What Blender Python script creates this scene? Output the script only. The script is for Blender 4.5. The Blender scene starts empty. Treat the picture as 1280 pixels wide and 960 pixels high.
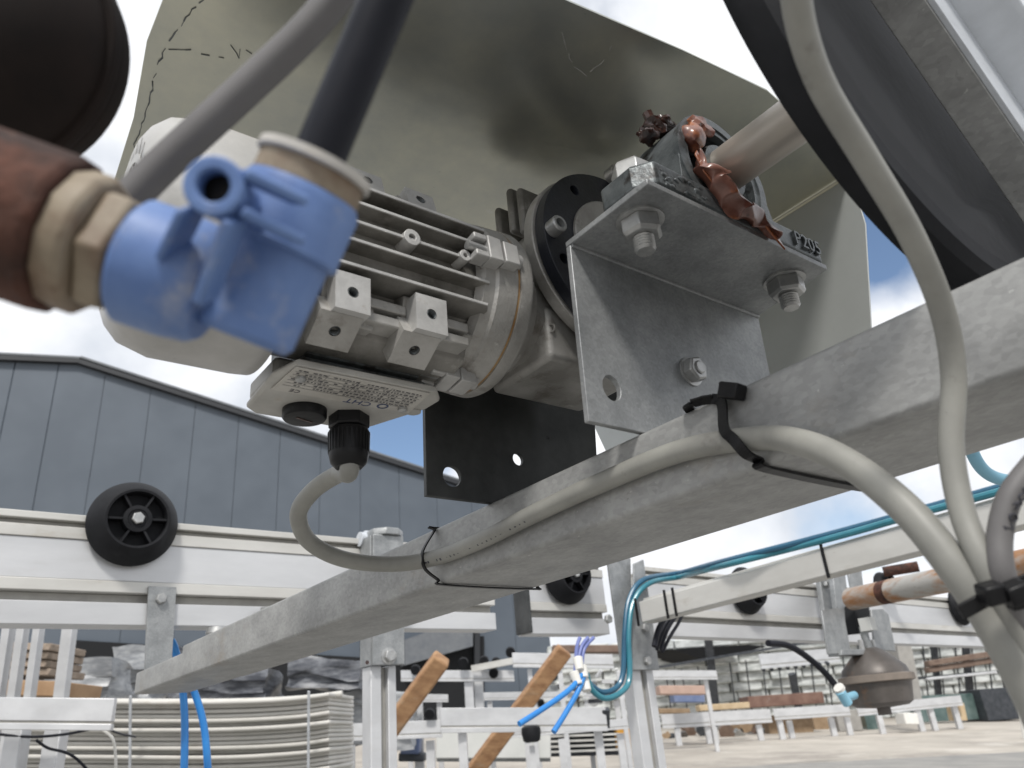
import bpy, bmesh, math, random
from mathutils import Vector, Matrix, noise
from mathutils.geometry import tessellate_polygon
random.seed(7)
R_ = math.radians
scene = bpy.context.scene
COL = scene.collection

# ------------------------------------------------------------------ camera
FP = 961.0
CAM = Vector((0, 0, 0.8))
RT = Vector((0.80154, -0.59270, -0.08000)).normalized()
FW = Vector((0.5679, 0.7124, 0.4123)).normalized()
RT = (RT - FW * RT.dot(FW)).normalized()
UP = RT.cross(FW).normalized()
cam_d = bpy.data.cameras.new("camera")
cam = bpy.data.objects.new("camera", cam_d)
COL.objects.link(cam)
cam.matrix_world = Matrix(((RT.x, UP.x, -FW.x, CAM.x), (RT.y, UP.y, -FW.y, CAM.y), (RT.z, UP.z, -FW.z, CAM.z), (0, 0, 0, 1)))
cam_d.sensor_width = 36
cam_d.lens = FP / 1280 * 36
cam_d.clip_start = 0.02
cam_d.clip_end = 2000
cam_d.dof.use_dof = True
cam_d.dof.focus_distance = 0.68
cam_d.dof.aperture_fstop = 12.5
scene.camera = cam

# ------------------------------------------------------------------ view, world, sun
scene.view_settings.view_transform = 'Standard'
scene.view_settings.look = 'None'
scene.view_settings.gamma = 1
scene.view_settings.exposure = 0.55
SUN_DIR = Vector((-0.42, -0.50, 0.76)).normalized()      # from the scene towards the sun
sun_el = math.asin(SUN_DIR.z)
sun_az = math.atan2(SUN_DIR.x, SUN_DIR.y)
world = bpy.data.worlds.new("World")
scene.world = world
world.use_nodes = True
wn, wl = world.node_tree.nodes, world.node_tree.links
wn.clear()
wout = wn.new('ShaderNodeOutputWorld')
bg = wn.new('ShaderNodeBackground')
sky = wn.new('ShaderNodeTexSky')
sky.sky_type = 'NISHITA'
sky.sun_disc = False
sky.sun_elevation = sun_el
sky.sun_rotation = sun_az
sky.altitude = 50
tc = wn.new('ShaderNodeTexCoord')
n1 = wn.new('ShaderNodeTexNoise'); n1.inputs['Scale'].default_value = 3.2; n1.inputs['Detail'].default_value = 7; n1.inputs['Roughness'].default_value = 0.55
n2 = wn.new('ShaderNodeTexNoise'); n2.inputs['Scale'].default_value = 7.0; n2.inputs['Detail'].default_value = 5
wl.new(tc.outputs['Generated'], n1.inputs['Vector']); wl.new(tc.outputs['Generated'], n2.inputs['Vector'])
cover = wn.new('ShaderNodeMath'); cover.operation = 'MULTIPLY_ADD'; cover.inputs[1].default_value = 1.0; cover.inputs[2].default_value = 0.30
wl.new(n1.outputs['Fac'], cover.inputs[0])
last = cover.outputs[0]
def rayd(px, py):
    return (FW + RT * ((px - 640) / FP) + UP * ((480 - py) / FP))
for (hx, hy, hr, ha) in ((1108, 300, .15, .62), (505, 548, .13, .75), (1035, 655, .09, .30), (800, 625, .07, .10)):   # gaps of blue between the clouds
    dist = wn.new('ShaderNodeVectorMath'); dist.operation = 'DISTANCE'
    dist.inputs[1].default_value = rayd(hx, hy).normalized()
    wl.new(tc.outputs['Generated'], dist.inputs[0])
    mr = wn.new('ShaderNodeMapRange'); mr.interpolation_type = 'SMOOTHSTEP'
    mr.inputs['From Min'].default_value = 0; mr.inputs['From Max'].default_value = hr
    mr.inputs['To Min'].default_value = ha * .62; mr.inputs['To Max'].default_value = 0
    wl.new(dist.outputs['Value'], mr.inputs['Value'])
    sb = wn.new('ShaderNodeMath'); sb.operation = 'SUBTRACT'
    wl.new(last, sb.inputs[0]); wl.new(mr.outputs[0], sb.inputs[1]); last = sb.outputs[0]
ramp = wn.new('ShaderNodeValToRGB')
ramp.color_ramp.elements[0].position = 0.42; ramp.color_ramp.elements[1].position = 0.66
wl.new(last, ramp.inputs[0])
cc = wn.new('ShaderNodeValToRGB')
cc.color_ramp.elements[0].position = 0.34; cc.color_ramp.elements[0].color = (5.2, 5.5, 6.0, 1)
cc.color_ramp.elements[1].position = 0.62; cc.color_ramp.elements[1].color = (7.6, 7.7, 7.9, 1)
wl.new(n2.outputs['Fac'], cc.inputs[0])
skm = wn.new('ShaderNodeVectorMath'); skm.operation = 'MULTIPLY'; skm.inputs[1].default_value = (1.0, 1.0, 1.0)
wl.new(sky.outputs[0], skm.inputs[0])
mx = wn.new('ShaderNodeMixRGB')
wl.new(ramp.outputs[0], mx.inputs[0]); wl.new(skm.outputs[0], mx.inputs[1]); wl.new(cc.outputs[0], mx.inputs[2])
wl.new(mx.outputs[0], bg.inputs[0]); bg.inputs[1].default_value = 0.1
wl.new(bg.outputs[0], wout.inputs[0])
sd = bpy.data.lights.new("sun", 'SUN'); sd.energy = 2.0; sd.angle = R_(9); sd.color = (1.0, 0.965, 0.91)
so = bpy.data.objects.new("sun", sd); COL.objects.link(so)
so.rotation_euler = (-SUN_DIR).to_track_quat('-Z', 'Y').to_euler()
so.location = (0, 0, 8)

# ------------------------------------------------------------------ rays through the camera onto world planes
def P(px, py, z): return CAM + rayd(px, py) * z
def onx(px, py, c): v = rayd(px, py); return CAM + v * ((c - CAM.x) / v.x)
def ony(px, py, c): v = rayd(px, py); return CAM + v * ((c - CAM.y) / v.y)
def onz(px, py, c): v = rayd(px, py); return CAM + v * ((c - CAM.z) / v.z)
def gz(x, y):                                             # height of the gently sloping yard
    return -0.01431 * x + 0.04879 * y
def ong(px, py):
    v = rayd(px, py); k = Vector((0.01431, -0.04879, 1)); return CAM + v * (-(CAM.dot(k)) / v.dot(k))

# ------------------------------------------------------------------ materials
def mat(name, c1, c2=None, rough=.5, metal=0., scale=20., detail=6, lo=.35, hi=.65, bump=0., bscale=None, rvar=0.,
        spots=None, spangle=0., stretch=None, coat=0., trans=0., spec=None, wave=None):
    m = bpy.data.materials.new(name); m.use_nodes = True
    N, L = m.node_tree.nodes, m.node_tree.links
    b = N['Principled BSDF']
    b.inputs['Roughness'].default_value = rough; b.inputs['Metallic'].default_value = metal
    if spec is not None: b.inputs['Specular IOR Level'].default_value = spec
    if coat: b.inputs['Coat Weight'].default_value = coat; b.inputs['Coat Roughness'].default_value = .15
    if trans: b.inputs['Transmission Weight'].default_value = trans
    t = N.new('ShaderNodeTexCoord'); vec = t.outputs['Object']
    if stretch:
        mp = N.new('ShaderNodeMapping'); mp.inputs['Scale'].default_value = stretch
        L.new(vec, mp.inputs[0]); vec = mp.outputs[0]
    nz = N.new('ShaderNodeTexNoise'); nz.inputs['Scale'].default_value = scale; nz.inputs['Detail'].default_value = detail
    nz.inputs['Roughness'].default_value = .62
    L.new(vec, nz.inputs['Vector'])
    fac = nz.outputs['Fac']
    r = N.new('ShaderNodeValToRGB')
    c2 = c2 or c1
    r.color_ramp.elements[0].position = lo; r.color_ramp.elements[1].position = hi
    r.color_ramp.elements[0].color = (*c1, 1); r.color_ramp.elements[1].color = (*c2, 1)
    L.new(fac, r.inputs[0]); colr = r.outputs[0]
    if spangle:
        vo = N.new('ShaderNodeTexVoronoi'); vo.inputs['Scale'].default_value = spangle
        L.new(vec, vo.inputs['Vector'])
        sep = N.new('ShaderNodeSeparateColor'); L.new(vo.outputs['Color'], sep.inputs[0])
        mr = N.new('ShaderNodeMapRange'); mr.inputs['To Min'].default_value = .90; mr.inputs['To Max'].default_value = 1.07
        L.new(sep.outputs[0], mr.inputs['Value'])
        mm = N.new('ShaderNodeVectorMath'); mm.operation = 'SCALE'
        L.new(colr, mm.inputs[0]); L.new(mr.outputs[0], mm.inputs['Scale']); colr = mm.outputs[0]
    for sp in (spots or []):                             # (colour, scale, lo, hi): wear, dirt, rust patches
        s = N.new('ShaderNodeTexNoise'); s.inputs['Scale'].default_value = sp[1]; s.inputs['Detail'].default_value = 8
        s.inputs['Roughness'].default_value = .7
        mp2 = N.new('ShaderNodeMapping'); mp2.inputs['Location'].default_value = (sp[1] * .37, 1.7, sp[2] * 9)
        L.new(vec, mp2.inputs[0]); L.new(mp2.outputs[0], s.inputs['Vector'])
        mr = N.new('ShaderNodeMapRange'); mr.inputs['From Min'].default_value = sp[2]; mr.inputs['From Max'].default_value = sp[3]
        L.new(s.outputs['Fac'], mr.inputs['Value'])
        mi = N.new('ShaderNodeMixRGB'); mi.inputs[2].default_value = (*sp[0], 1)
        L.new(mr.outputs[0], mi.inputs[0]); L.new(colr, mi.inputs[1]); colr = mi.outputs[0]
    L.new(colr, b.inputs['Base Color'])
    if rvar:
        mr = N.new('ShaderNodeMapRange'); mr.inputs['To Min'].default_value = max(0, rough - rvar); mr.inputs['To Max'].default_value = min(1, rough + rvar)
        L.new(fac, mr.inputs['Value']); L.new(mr.outputs[0], b.inputs['Roughness'])
    if bump:
        nb = N.new('ShaderNodeTexNoise'); nb.inputs['Scale'].default_value = bscale or scale * 4; nb.inputs['Detail'].default_value = 6
        L.new(vec, nb.inputs['Vector'])
        bp = N.new('ShaderNodeBump'); bp.inputs['Strength'].default_value = bump; bp.inputs['Distance'].default_value = .01 / (1 + (bscale or scale * 4) / 60)
        L.new(nb.outputs['Fac'], bp.inputs['Height']); L.new(bp.outputs[0], b.inputs['Normal'])
    return m

M = {}
M['galv'] = mat('galvanised_steel', (.23, .24, .245), (.36, .37, .375), .50, .45, 22, bump=.15, bscale=420, rvar=.1, spangle=480,
                spots=[((.12, .12, .12), 150, .64, .76), ((.40, .41, .41), 30, .58, .8)])
M['galv_beam'] = mat('weathered_galvanised_steel', (.26, .262, .258), (.38, .382, .375), .55, .35, 26, bump=.15, bscale=520, rvar=.1, spangle=380, stretch=(1, .6, 1),
                     spots=[((.30, .25, .19), 7, .56, .80), ((.10, .09, .08), 130, .66, .78), ((.46, .46, .44), 24, .64, .84), ((.17, .165, .16), 12, .64, .9), ((.60, .60, .58), 210, .64, .72)])
M['galv_light'] = mat('dull_zinc_coated_steel', (.48, .50, .53), (.62, .65, .69), .5, .15, 9, bump=.1, bscale=220, stretch=(1, 1, 2.5),
                      spots=[((.36, .37, .38), 18, .6, .8)])
M['guard'] = mat('yellowish_zinc_plated_sheet', (.52, .53, .47), (.72, .70, .57), .31, .8, 3.2, bump=.05, bscale=40, rvar=.08,
                 spots=[((.40, .42, .41), 2.2, .46, .70), ((.10, .09, .07), 160, .68, .74), ((.62, .62, .58), 24, .68, .8)])
M['guard_pale'] = mat('pale_zinc_plated_sheet', (.42, .44, .43), (.52, .54, .53), .45, .4, 4, bump=.04, bscale=60, spots=[((.24, .25, .24), 30, .66, .8), ((.14, .14, .13), 120, .70, .76)])
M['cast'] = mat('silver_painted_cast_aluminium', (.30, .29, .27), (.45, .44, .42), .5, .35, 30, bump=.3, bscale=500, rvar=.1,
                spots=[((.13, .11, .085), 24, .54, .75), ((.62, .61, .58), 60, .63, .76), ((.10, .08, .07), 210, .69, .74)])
M['castdirtshade'] = mat('dirty_shaded_cast_aluminium', (.13, .125, .112), (.28, .27, .25), .52, .3, 22, bump=.3, bscale=500,  # dirt, plus the shade between the fins put into the colour
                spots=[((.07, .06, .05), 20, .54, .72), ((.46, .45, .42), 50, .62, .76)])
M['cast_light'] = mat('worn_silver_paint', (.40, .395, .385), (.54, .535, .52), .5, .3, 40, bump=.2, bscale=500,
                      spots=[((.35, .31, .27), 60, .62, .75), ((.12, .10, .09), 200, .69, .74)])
M['cowl'] = mat('pale_grey_painted_steel', (.37, .365, .35), (.50, .49, .475), .45, .05, 14, bump=.12, bscale=300,
                spots=[((.38, .33, .26), 12, .56, .8), ((.14, .12, .10), 120, .68, .74)])
M['box'] = mat('cream_grey_plastic_box', (.36, .35, .325), (.46, .45, .42), .45, 0, 30, spots=[((.34, .29, .22), 40, .6, .78)])
M['label'] = mat('printed_rating_plate', (.42, .40, .365), (.52, .50, .46), .4, .1, 30)
M['ink'] = mat('dark_print', (.05, .05, .06), None, .6)
M['inkblue'] = mat('dark_blue_print', (.05, .07, .14), None, .6)
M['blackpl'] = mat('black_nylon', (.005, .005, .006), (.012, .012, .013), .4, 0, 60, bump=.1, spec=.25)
M['blackflange'] = mat('black_blued_steel', (.012, .014, .020), (.028, .031, .040), .36, .2, 30, bump=.15, bscale=400,
                       spots=[((.16, .16, .17), 45, .66, .8)])
M['rubber'] = mat('black_rubber', (.006, .0065, .008), (.014, .0145, .017), .62, 0, 14, bump=.08, bscale=120, spec=.2,
                  spots=[((.030, .031, .034), 9, .55, .85), ((.12, .115, .11), 60, .70, .8)])
M['darkplate'] = mat('dark_galvanised_plate', (.035, .037, .038), (.075, .078, .078), .5, .4, 18, bump=.1, bscale=200, spots=[((.012, .012, .012), 50, .64, .72)])
M['shaft'] = mat('grey_brown_steel_shaft', (.42, .38, .33), (.52, .48, .43), .42, .5, 20, stretch=(1, .15, 1), spots=[((.22, .16, .12), 120, .68, .74), ((.30, .24, .2), 18, .55, .8)])
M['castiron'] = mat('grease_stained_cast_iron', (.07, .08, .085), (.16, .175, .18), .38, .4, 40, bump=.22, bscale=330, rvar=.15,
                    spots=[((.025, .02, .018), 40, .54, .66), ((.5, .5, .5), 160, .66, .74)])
M['grease'] = mat('brown_grease', (.11, .035, .024), (.30, .145, .11), .34, 0, 50, lo=.3, hi=.7, bump=.12, bscale=90, coat=.3,
                  spots=[((.40, .13, .04), 30, .54, .66), ((.03, .012, .008), 60, .62, .70)])
M['greasefill'] = mat('dark_grease_and_hole_fill', (.018, .008, .007), (.07, .03, .022), .28, 0, 80, bump=.3, bscale=150, coat=.4)  # hardened grease, also the dark discs drawn for holes
M['bolt'] = mat('zinc_plated_bolt', (.34, .345, .345), (.50, .50, .49), .40, .65, 60, bump=.03, bscale=300, spots=[((.2, .18, .16), 90, .6, .75)])
M['cable'] = mat('grey_pvc_cable', (.22, .218, .20), (.30, .297, .27), .5, 0, 18, spots=[((.32, .17, .09), 9, .66, .76), ((.15, .14, .13), 40, .60, .76), ((.09, .085, .08), 160, .68, .73)])
M['cable2'] = mat('dusty_grey_pvc_cable', (.24, .24, .225), (.31, .31, .29), .5, 0, 25, spots=[((.2, .14, .09), 30, .66, .78)])
M['cabledark'] = mat('dark_grey_cable', (.12, .115, .115), (.15, .145, .145), .55, 0, 25)
M['blackhose'] = mat('black_air_tube', (.006, .007, .012), (.012, .013, .019), .45, 0, 30, spec=.22, spots=[((.3, .3, .3), 60, .74, .78)])
M['bluepl'] = mat('dusty_blue_plastic', (.095, .17, .38), (.145, .235, .46), .5, 0, 35, bump=.08, bscale=90, spots=[((.36, .38, .44), 45, .54, .76), ((.25, .20, .16), 28, .60, .76), ((.05, .08, .18), 20, .56, .8)])
M['beige'] = mat('dirty_beige_plastic', (.19, .15, .105), (.31, .26, .19), .6, 0, 45, spots=[((.13, .07, .04), 40, .48, .72)])
M['collar'] = mat('pale_grey_plastic', (.42, .40, .37), (.52, .50, .46), .45, 0, 60, spots=[((.32, .24, .16), 60, .55, .8)])
M['rust'] = mat('rusty_steel', (.035, .016, .011), (.125, .048, .03), .85, .1, 40, bump=.6, bscale=160, spots=[((.02, .012, .01), 22, .45, .62), ((.22, .12, .08), 50, .6, .75)])
M['darkrubber'] = mat('dark_brown_painted_steel', (.006, .005, .005), (.018, .012, .010), .65, 0, 14, spec=.15)
M['alu'] = mat('anodised_aluminium', (.52, .525, .535), (.64, .645, .655), .42, .35, 8, bump=.03, stretch=(.25, 1, 1), spots=[((.50, .49, .48), 10, .56, .85), ((.35, .33, .30), 60, .68, .8)])
M['alu_dirty'] = mat('stained_aluminium', (.50, .49, .46), (.64, .63, .60), .5, .3, 8, stretch=(.3, .3, 1), spots=[((.40, .36, .30), 22, .58, .8), ((.25, .22, .18), 70, .68, .78)])
M['groove'] = mat('shaded_anodised_recess', (.30, .29, .27), (.38, .37, .34), .6, .2, 20)  # darker aluminium, shade of the recesses put into the colour
M['clad'] = mat('dark_grey_wall_cladding', (.082, .100, .124), (.096, .116, .142), .5, .1, .6, detail=2, bump=.02)
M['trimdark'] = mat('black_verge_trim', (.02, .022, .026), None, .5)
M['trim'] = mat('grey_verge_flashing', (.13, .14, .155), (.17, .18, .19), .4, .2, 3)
M['black'] = mat('black_and_unlit_interior', (.008, .009, .011), None, .9)  # black goods, also the unlit interior at the shed door
M['wood'] = mat('weathered_orange_timber', (.24, .125, .06), (.40, .235, .12), .7, 0, 26, stretch=(.25, .6, 1), spots=[((.10, .06, .04), 30, .62, .75), ((.34, .27, .19), 9, .55, .75)])
M['ply'] = mat('brown_board', (.28, .17, .09), (.36, .23, .13), .7, 0, 12)
M['plank'] = mat('grey_brown_planks', (.22, .17, .13), (.36, .29, .23), .8, 0, 12, spots=[((.10, .08, .06), 9, .55, .7)])
M['paleplank'] = mat('pale_sawn_timber', (.44, .33, .20), (.55, .43, .28), .75, 0, 6)
M['pink'] = mat('salmon_painted_boards', (.40, .28, .23), (.48, .34, .28), .7, 0, 6)
M['wrap'] = mat('grey_stretch_wrap', (.22, .23, .245), (.38, .39, .40), .4, 0, 9, lo=.40, hi=.62, bump=.5, bscale=12, stretch=(.8, .8, 3))
M['wrapdark'] = mat('dark_stretch_wrap', (.07, .075, .09), (.20, .21, .23), .4, 0, 8, lo=.42, hi=.66, bump=.5, bscale=12, stretch=(.8, .8, 3))
M['bale'] = mat('pale_wrapped_bales', (.34, .36, .35), (.62, .64, .63), .4, 0, 3.5, lo=.4, hi=.6, bump=.9, bscale=4, stretch=(.7, .7, 2.6))
M['ribbed'] = mat('cream_ribbed_sheet', (.50, .49, .455), (.62, .605, .57), .5, .05, 4, stretch=(.3, 1, 1), spots=[((.36, .31, .24), 3, .56, .8)])
M['darksteel'] = mat('dark_painted_steel', (.03, .035, .042), (.06, .065, .075), .5, .2, 10)
M['teal'] = mat('teal_air_hose', (.02, .15, .20), (.035, .21, .27), .35, 0, 12, coat=.2)
M['tealdk'] = mat('petrol_blue_air_hose', (.012, .075, .14), (.02, .11, .19), .35, 0, 12, coat=.2)
M['blue'] = mat('bright_blue_air_tube', (.02, .19, .55), (.03, .26, .68), .3, 0, 12, coat=.2)
M['paleblue'] = mat('pale_blue_air_hose', (.22, .46, .60), (.28, .54, .68), .35, 0, 12)
M['violet'] = mat('violet_blue_air_tube', (.14, .17, .42), (.20, .24, .50), .35, 0, 12)
M['white'] = mat('white_plastic', (.68, .67, .63), (.76, .75, .72), .4, 0, 20, spots=[((.45, .36, .26), 50, .62, .8)])
M['pipe'] = mat('rust_streaked_pipe', (.38, .36, .33), (.50, .49, .46), .5, .4, 10, stretch=(1, .25, 1), spots=[((.36, .18, .08), 9, .46, .60), ((.16, .12, .10), 26, .62, .74)])
M['chamber'] = mat('brown_black_painted_chamber', (.075, .066, .060), (.14, .125, .115), .45, .3, 7, spots=[((.26, .13, .06), 9, .58, .76), ((.03, .028, .026), 12, .6, .74)])
M['cone'] = mat('yard_concrete', (.34, .31, .27), (.48, .44, .385), .85, 0, .7, bump=.2, bscale=18,
                spots=[((.24, .215, .19), .35, .52, .68), ((.55, .52, .47), 1.3, .56, .72), ((.16, .145, .13), 2.6, .64, .72)])
M['glass'] = mat('greenish_glass_sheets', (.06, .10, .095), (.14, .19, .18), .12, .1, 3)
M['card'] = mat('brown_cardboard', (.24, .165, .10), (.33, .24, .155), .85, 0, 6, spots=[((.13, .09, .06), 5, .55, .75)])
M['redtarp'] = mat('dark_red_tarpaulin', (.12, .06, .045), (.20, .12, .09), .6, 0, 5, spots=[((.3, .28, .27), 5, .62, .75)])
M['orange'] = mat('orange_plastic', (.55, .26, .03), (.65, .34, .05), .5, 0, 6)
M['cabinet'] = mat('pale_grey_cabinet', (.50, .51, .49), (.58, .58, .56), .5, 0, 3)
M['greyboard'] = mat('grey_concrete_block', (.26, .25, .235), (.34, .33, .31), .85, 0, 6)
M['bluemach'] = mat('faded_blue_paint', (.10, .14, .26), (.16, .20, .32), .5, 0, 8)
M['brownpipe'] = mat('brown_steel_channel', (.13, .085, .065), (.21, .15, .115), .7, .1, 6)

# ------------------------------------------------------------------ geometry helpers
class G:
    def __init__(s): s.v = []; s.f = []
    def add(s, vs, fs):
        o = len(s.v); s.v += [Vector(v) for v in vs]; s.f += [tuple(i + o for i in f) for f in fs]; return s
    def box(s, a, b):
        x0, y0, z0 = (min(a[i], b[i]) for i in range(3)); x1, y1, z1 = (max(a[i], b[i]) for i in range(3))
        return s.add([(x0, y0, z0), (x1, y0, z0), (x1, y1, z0), (x0, y1, z0), (x0, y0, z1), (x1, y0, z1), (x1, y1, z1), (x0, y1, z1)],
                     [(0, 3, 2, 1), (4, 5, 6, 7), (0, 1, 5, 4), (1, 2, 6, 5), (2, 3, 7, 6), (3, 0, 4, 7)])
    def bar(s, p, q, w, h, up=(0, 0, 1)):                # box from p to q, centred on the line, w across, h along up
        p, q, up = Vector(p), Vector(q), Vector(up)
        d = (q - p).normalized(); sd_ = d.cross(up).normalized(); u = sd_.cross(d).normalized()
        vs = [c + sd_ * (w / 2 * i) + u * (h / 2 * j) for c in (p, q) for i, j in ((-1, -1), (1, -1), (1, 1), (-1, 1))]
        return s.add(vs, [(0, 1, 2, 3), (7, 6, 5, 4), (0, 4, 5, 1), (1, 5, 6, 2), (2, 6, 7, 3), (3, 7, 4, 0)])
    def vbar(s, p, q, w, h):                             # like bar but with plumb ends
        p, q = Vector(p), Vector(q); Z = Vector((0, 0, 1)); sd_ = (q - p).cross(Z).normalized()
        vs = [c + sd_ * (w / 2 * i) + Z * (h / 2 * j) for c in (p, q) for i, j in ((-1, -1), (1, -1), (1, 1), (-1, 1))]
        return s.add(vs, [(0, 1, 2, 3), (7, 6, 5, 4), (0, 4, 5, 1), (1, 5, 6, 2), (2, 6, 7, 3), (3, 7, 4, 0)])
    def sweep(s, pts, w, h, shift=0.):                   # one continuous strip along a level path
        Z = Vector((0, 0, 1)); n = len(pts); vs = []
        for i, c in enumerate(pts):
            d = (pts[min(i + 1, n - 1)] - pts[max(i - 1, 0)]); sd_ = d.cross(Z).normalized()
            for a, b in ((-1, -1), (1, -1), (1, 1), (-1, 1)): vs.append(c + sd_ * (w / 2 * a) + Z * (h / 2 * b + shift))
        fs = [(i * 4 + k, i * 4 + (k + 1) % 4, i * 4 + 4 + (k + 1) % 4, i * 4 + 4 + k) for i in range(n - 1) for k in range(4)]
        return s.add(vs, fs + [(0, 1, 2, 3), tuple(4 * (n - 1) + k for k in (3, 2, 1, 0))])
    def lathe(s, o, axis, prof, n=32, capa=True, capb=True, ph=0.):   # prof: (t along axis, radius)
        o, a = Vector(o), Vector(axis).normalized()
        u = a.orthogonal().normalized() if abs(a.z) > .9 else a.cross(Vector((0, 0, 1))).normalized(); w = a.cross(u)
        vs = []
        for t, r in prof:
            for k in range(n):
                th = 2 * math.pi * k / n + ph
                vs.append(o + a * t + (u * math.cos(th) + w * math.sin(th)) * r)
        fs = []
        for i in range(len(prof) - 1):
            for k in range(n):
                k2 = (k + 1) % n
                fs.append((i * n + k, i * n + k2, (i + 1) * n + k2, (i + 1) * n + k))
        if capa: fs.append(tuple(range(n - 1, -1, -1)))
        if capb: fs.append(tuple((len(prof) - 1) * n + k for k in range(n)))
        return s.add(vs, fs)
    def cyl(s, p, q, r, r2=None, n=24, ph=0.):
        p, q = Vector(p), Vector(q)
        return s.lathe(p, q - p, [(0, r), ((q - p).length, r if r2 is None else r2)], n, ph=ph)
    def ring(s, o, axis, ro, ri, t0, t1, n=40):
        return s.lathe(o, axis, [(t0, ri), (t0, ro), (t1, ro), (t1, ri), (t0, ri)], n, False, False)
    def tube(s, pts, r, n=14, sub=8, closed=False):
        pts = spline(pts, sub, closed)
        nrm = None; rings = []
        m = len(pts)
        for i, p in enumerate(pts):
            if closed: t = (pts[(i + 1) % m] - pts[i - 1]).normalized()
            else: t = (pts[min(i + 1, m - 1)] - pts[max(i - 1, 0)]).normalized()
            if nrm is None: nrm = t.orthogonal().normalized()
            nrm = (nrm - t * nrm.dot(t)).normalized(); b = t.cross(nrm)
            rr = r(i / (m - 1)) if callable(r) else r
            rings.append([p + (nrm * math.cos(2 * math.pi * k / n) + b * math.sin(2 * math.pi * k / n)) * rr for k in range(n)])
        vs = [v for g in rings for v in g]; fs = []
        for i in range(m if closed else m - 1):
            j = (i + 1) % m
            for k in range(n):
                k2 = (k + 1) % n
                fs.append((i * n + k, i * n + k2, j * n + k2, j * n + k))
        if not closed:
            fs.append(tuple(range(n - 1, -1, -1))); fs.append(tuple((m - 1) * n + k for k in range(n)))
        return s.add(vs, fs)
    def plate(s, o, u, v, out, t, holes=()):             # outline points (a, b) in the plane (u, v), extruded t along u x v
        o, u, v = Vector(o), Vector(u).normalized(), Vector(v).normalized(); w = u.cross(v).normalized()
        def area(l): return sum(l[i][0] * l[(i + 1) % len(l)][1] - l[(i + 1) % len(l)][0] * l[i][1] for i in range(len(l)))
        out = list(out)
        if area(out) < 0: out.reverse()
        loops = [out]
        for h in holes:
            h = list(h)
            if area(h) > 0: h.reverse()
            loops.append(h)
        flat = [p for l in loops for p in l]
        tris = tessellate_polygon([[Vector((p[0], p[1], 0)) for p in l] for l in loops])
        n = len(flat)
        vs = [o + u * a + v * b for a, b in flat] + [o + u * a + v * b + w * t for a, b in flat]
        fs = []
        for tr in tris:
            a, b, c = (flat[i] for i in tr)
            if (b[0] - a[0]) * (c[1] - a[1]) - (c[0] - a[0]) * (b[1] - a[1]) < 0: tr = (tr[0], tr[2], tr[1])
            fs.append((tr[2], tr[1], tr[0])); fs.append((tr[0] + n, tr[1] + n, tr[2] + n))
        k = 0
        for l in loops:
            for i in range(len(l)):
                a, b = k + i, k + (i + 1) % len(l)
                fs.append((a, b, b + n, a + n))
            k += len(l)
        return s.add(vs, fs)
    def blob(s, c, r, amp=.3, sc=1.5, seed=0., sq=(1, 1, 1), lv=3):
        bm = bmesh.new(); bmesh.ops.create_icosphere(bm, subdivisions=lv, radius=1)
        vs = []
        for v in bm.verts:
            k = 1 + amp * noise.noise(v.co * sc + Vector((seed, seed * 1.7, 0))) + amp * .4 * noise.noise(v.co * sc * 3 + Vector((seed, 0, 3)))
            vs.append(Vector(c) + Vector((v.co.x * sq[0], v.co.y * sq[1], v.co.z * sq[2])) * r * k)
        fs = [tuple(v.index for v in f.verts) for f in bm.faces]; bm.free()
        return s.add(vs, fs)

def spline(pts, sub=8, closed=False):
    pts = [Vector(p) for p in pts]; m = len(pts)
    if m < 3: return pts
    out = []
    segs = m if closed else m - 1
    for i in range(segs):
        if closed: a, b, c, d = pts[i - 1], pts[i], pts[(i + 1) % m], pts[(i + 2) % m]
        else: a, b, c, d = pts[max(i - 1, 0)], pts[i], pts[i + 1], pts[min(i + 2, m - 1)]
        for k in range(sub):
            t = k / sub
            out.append(.5 * ((2 * b) + (c - a) * t + (2 * a - 5 * b + 4 * c - d) * t * t + (3 * b - a - 3 * c + d) * t ** 3))
    if not closed: out.append(pts[-1])
    return out
def circ(cx, cy, r, n=20, a0=0., a1=2 * math.pi):
    return [(cx + r * math.cos(a0 + (a1 - a0) * k / n), cy + r * math.sin(a0 + (a1 - a0) * k / n)) for k in range(n)]

def obj(name, g, m, parent=None, bev=0., smooth=35, bseg=2):
    me = bpy.data.meshes.new(name)
    o = bpy.data.objects.new(name, me); COL.objects.link(o)
    base = Vector((0, 0, 0))
    p = parent
    while p is not None: base += p.location; p = p.parent
    me.from_pydata([v - base for v in g.v], [], g.f)
    bm = bmesh.new(); bm.from_mesh(me); bmesh.ops.recalc_face_normals(bm, faces=bm.faces); bm.to_mesh(me); bm.free()
    me.materials.append(M[m] if isinstance(m, str) else m)
    if smooth:
        me.polygons.foreach_set('use_smooth', [True] * len(me.polygons))
        me.set_sharp_from_angle(angle=R_(smooth))
    if parent: o.parent = parent
    else:                                                # origin at the base of the thing
        xs = [v.co for v in me.vertices]
        c = Vector(((min(v.x for v in xs) + max(v.x for v in xs)) / 2, (min(v.y for v in xs) + max(v.y for v in xs)) / 2, min(v.z for v in xs)))
        me.transform(Matrix.Translation(-c)); o.location = c
    if bev:
        b = o.modifiers.new('bevel', 'BEVEL'); b.width = bev; b.segments = bseg; b.limit_method = 'ANGLE'; b.angle_limit = R_(38)
    return o
def tag(o, label, cat, group=None, kind=None):
    if label: o['label'] = label
    if cat: o['category'] = cat
    if group: o['group'] = group
    if kind: o['kind'] = kind
    return o
def thing(name, label, cat, loc, group=None):
    o = bpy.data.objects.new(name, None); COL.objects.link(o); o.location = loc; o.empty_display_size = .05
    return tag(o, label, cat, group)
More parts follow.
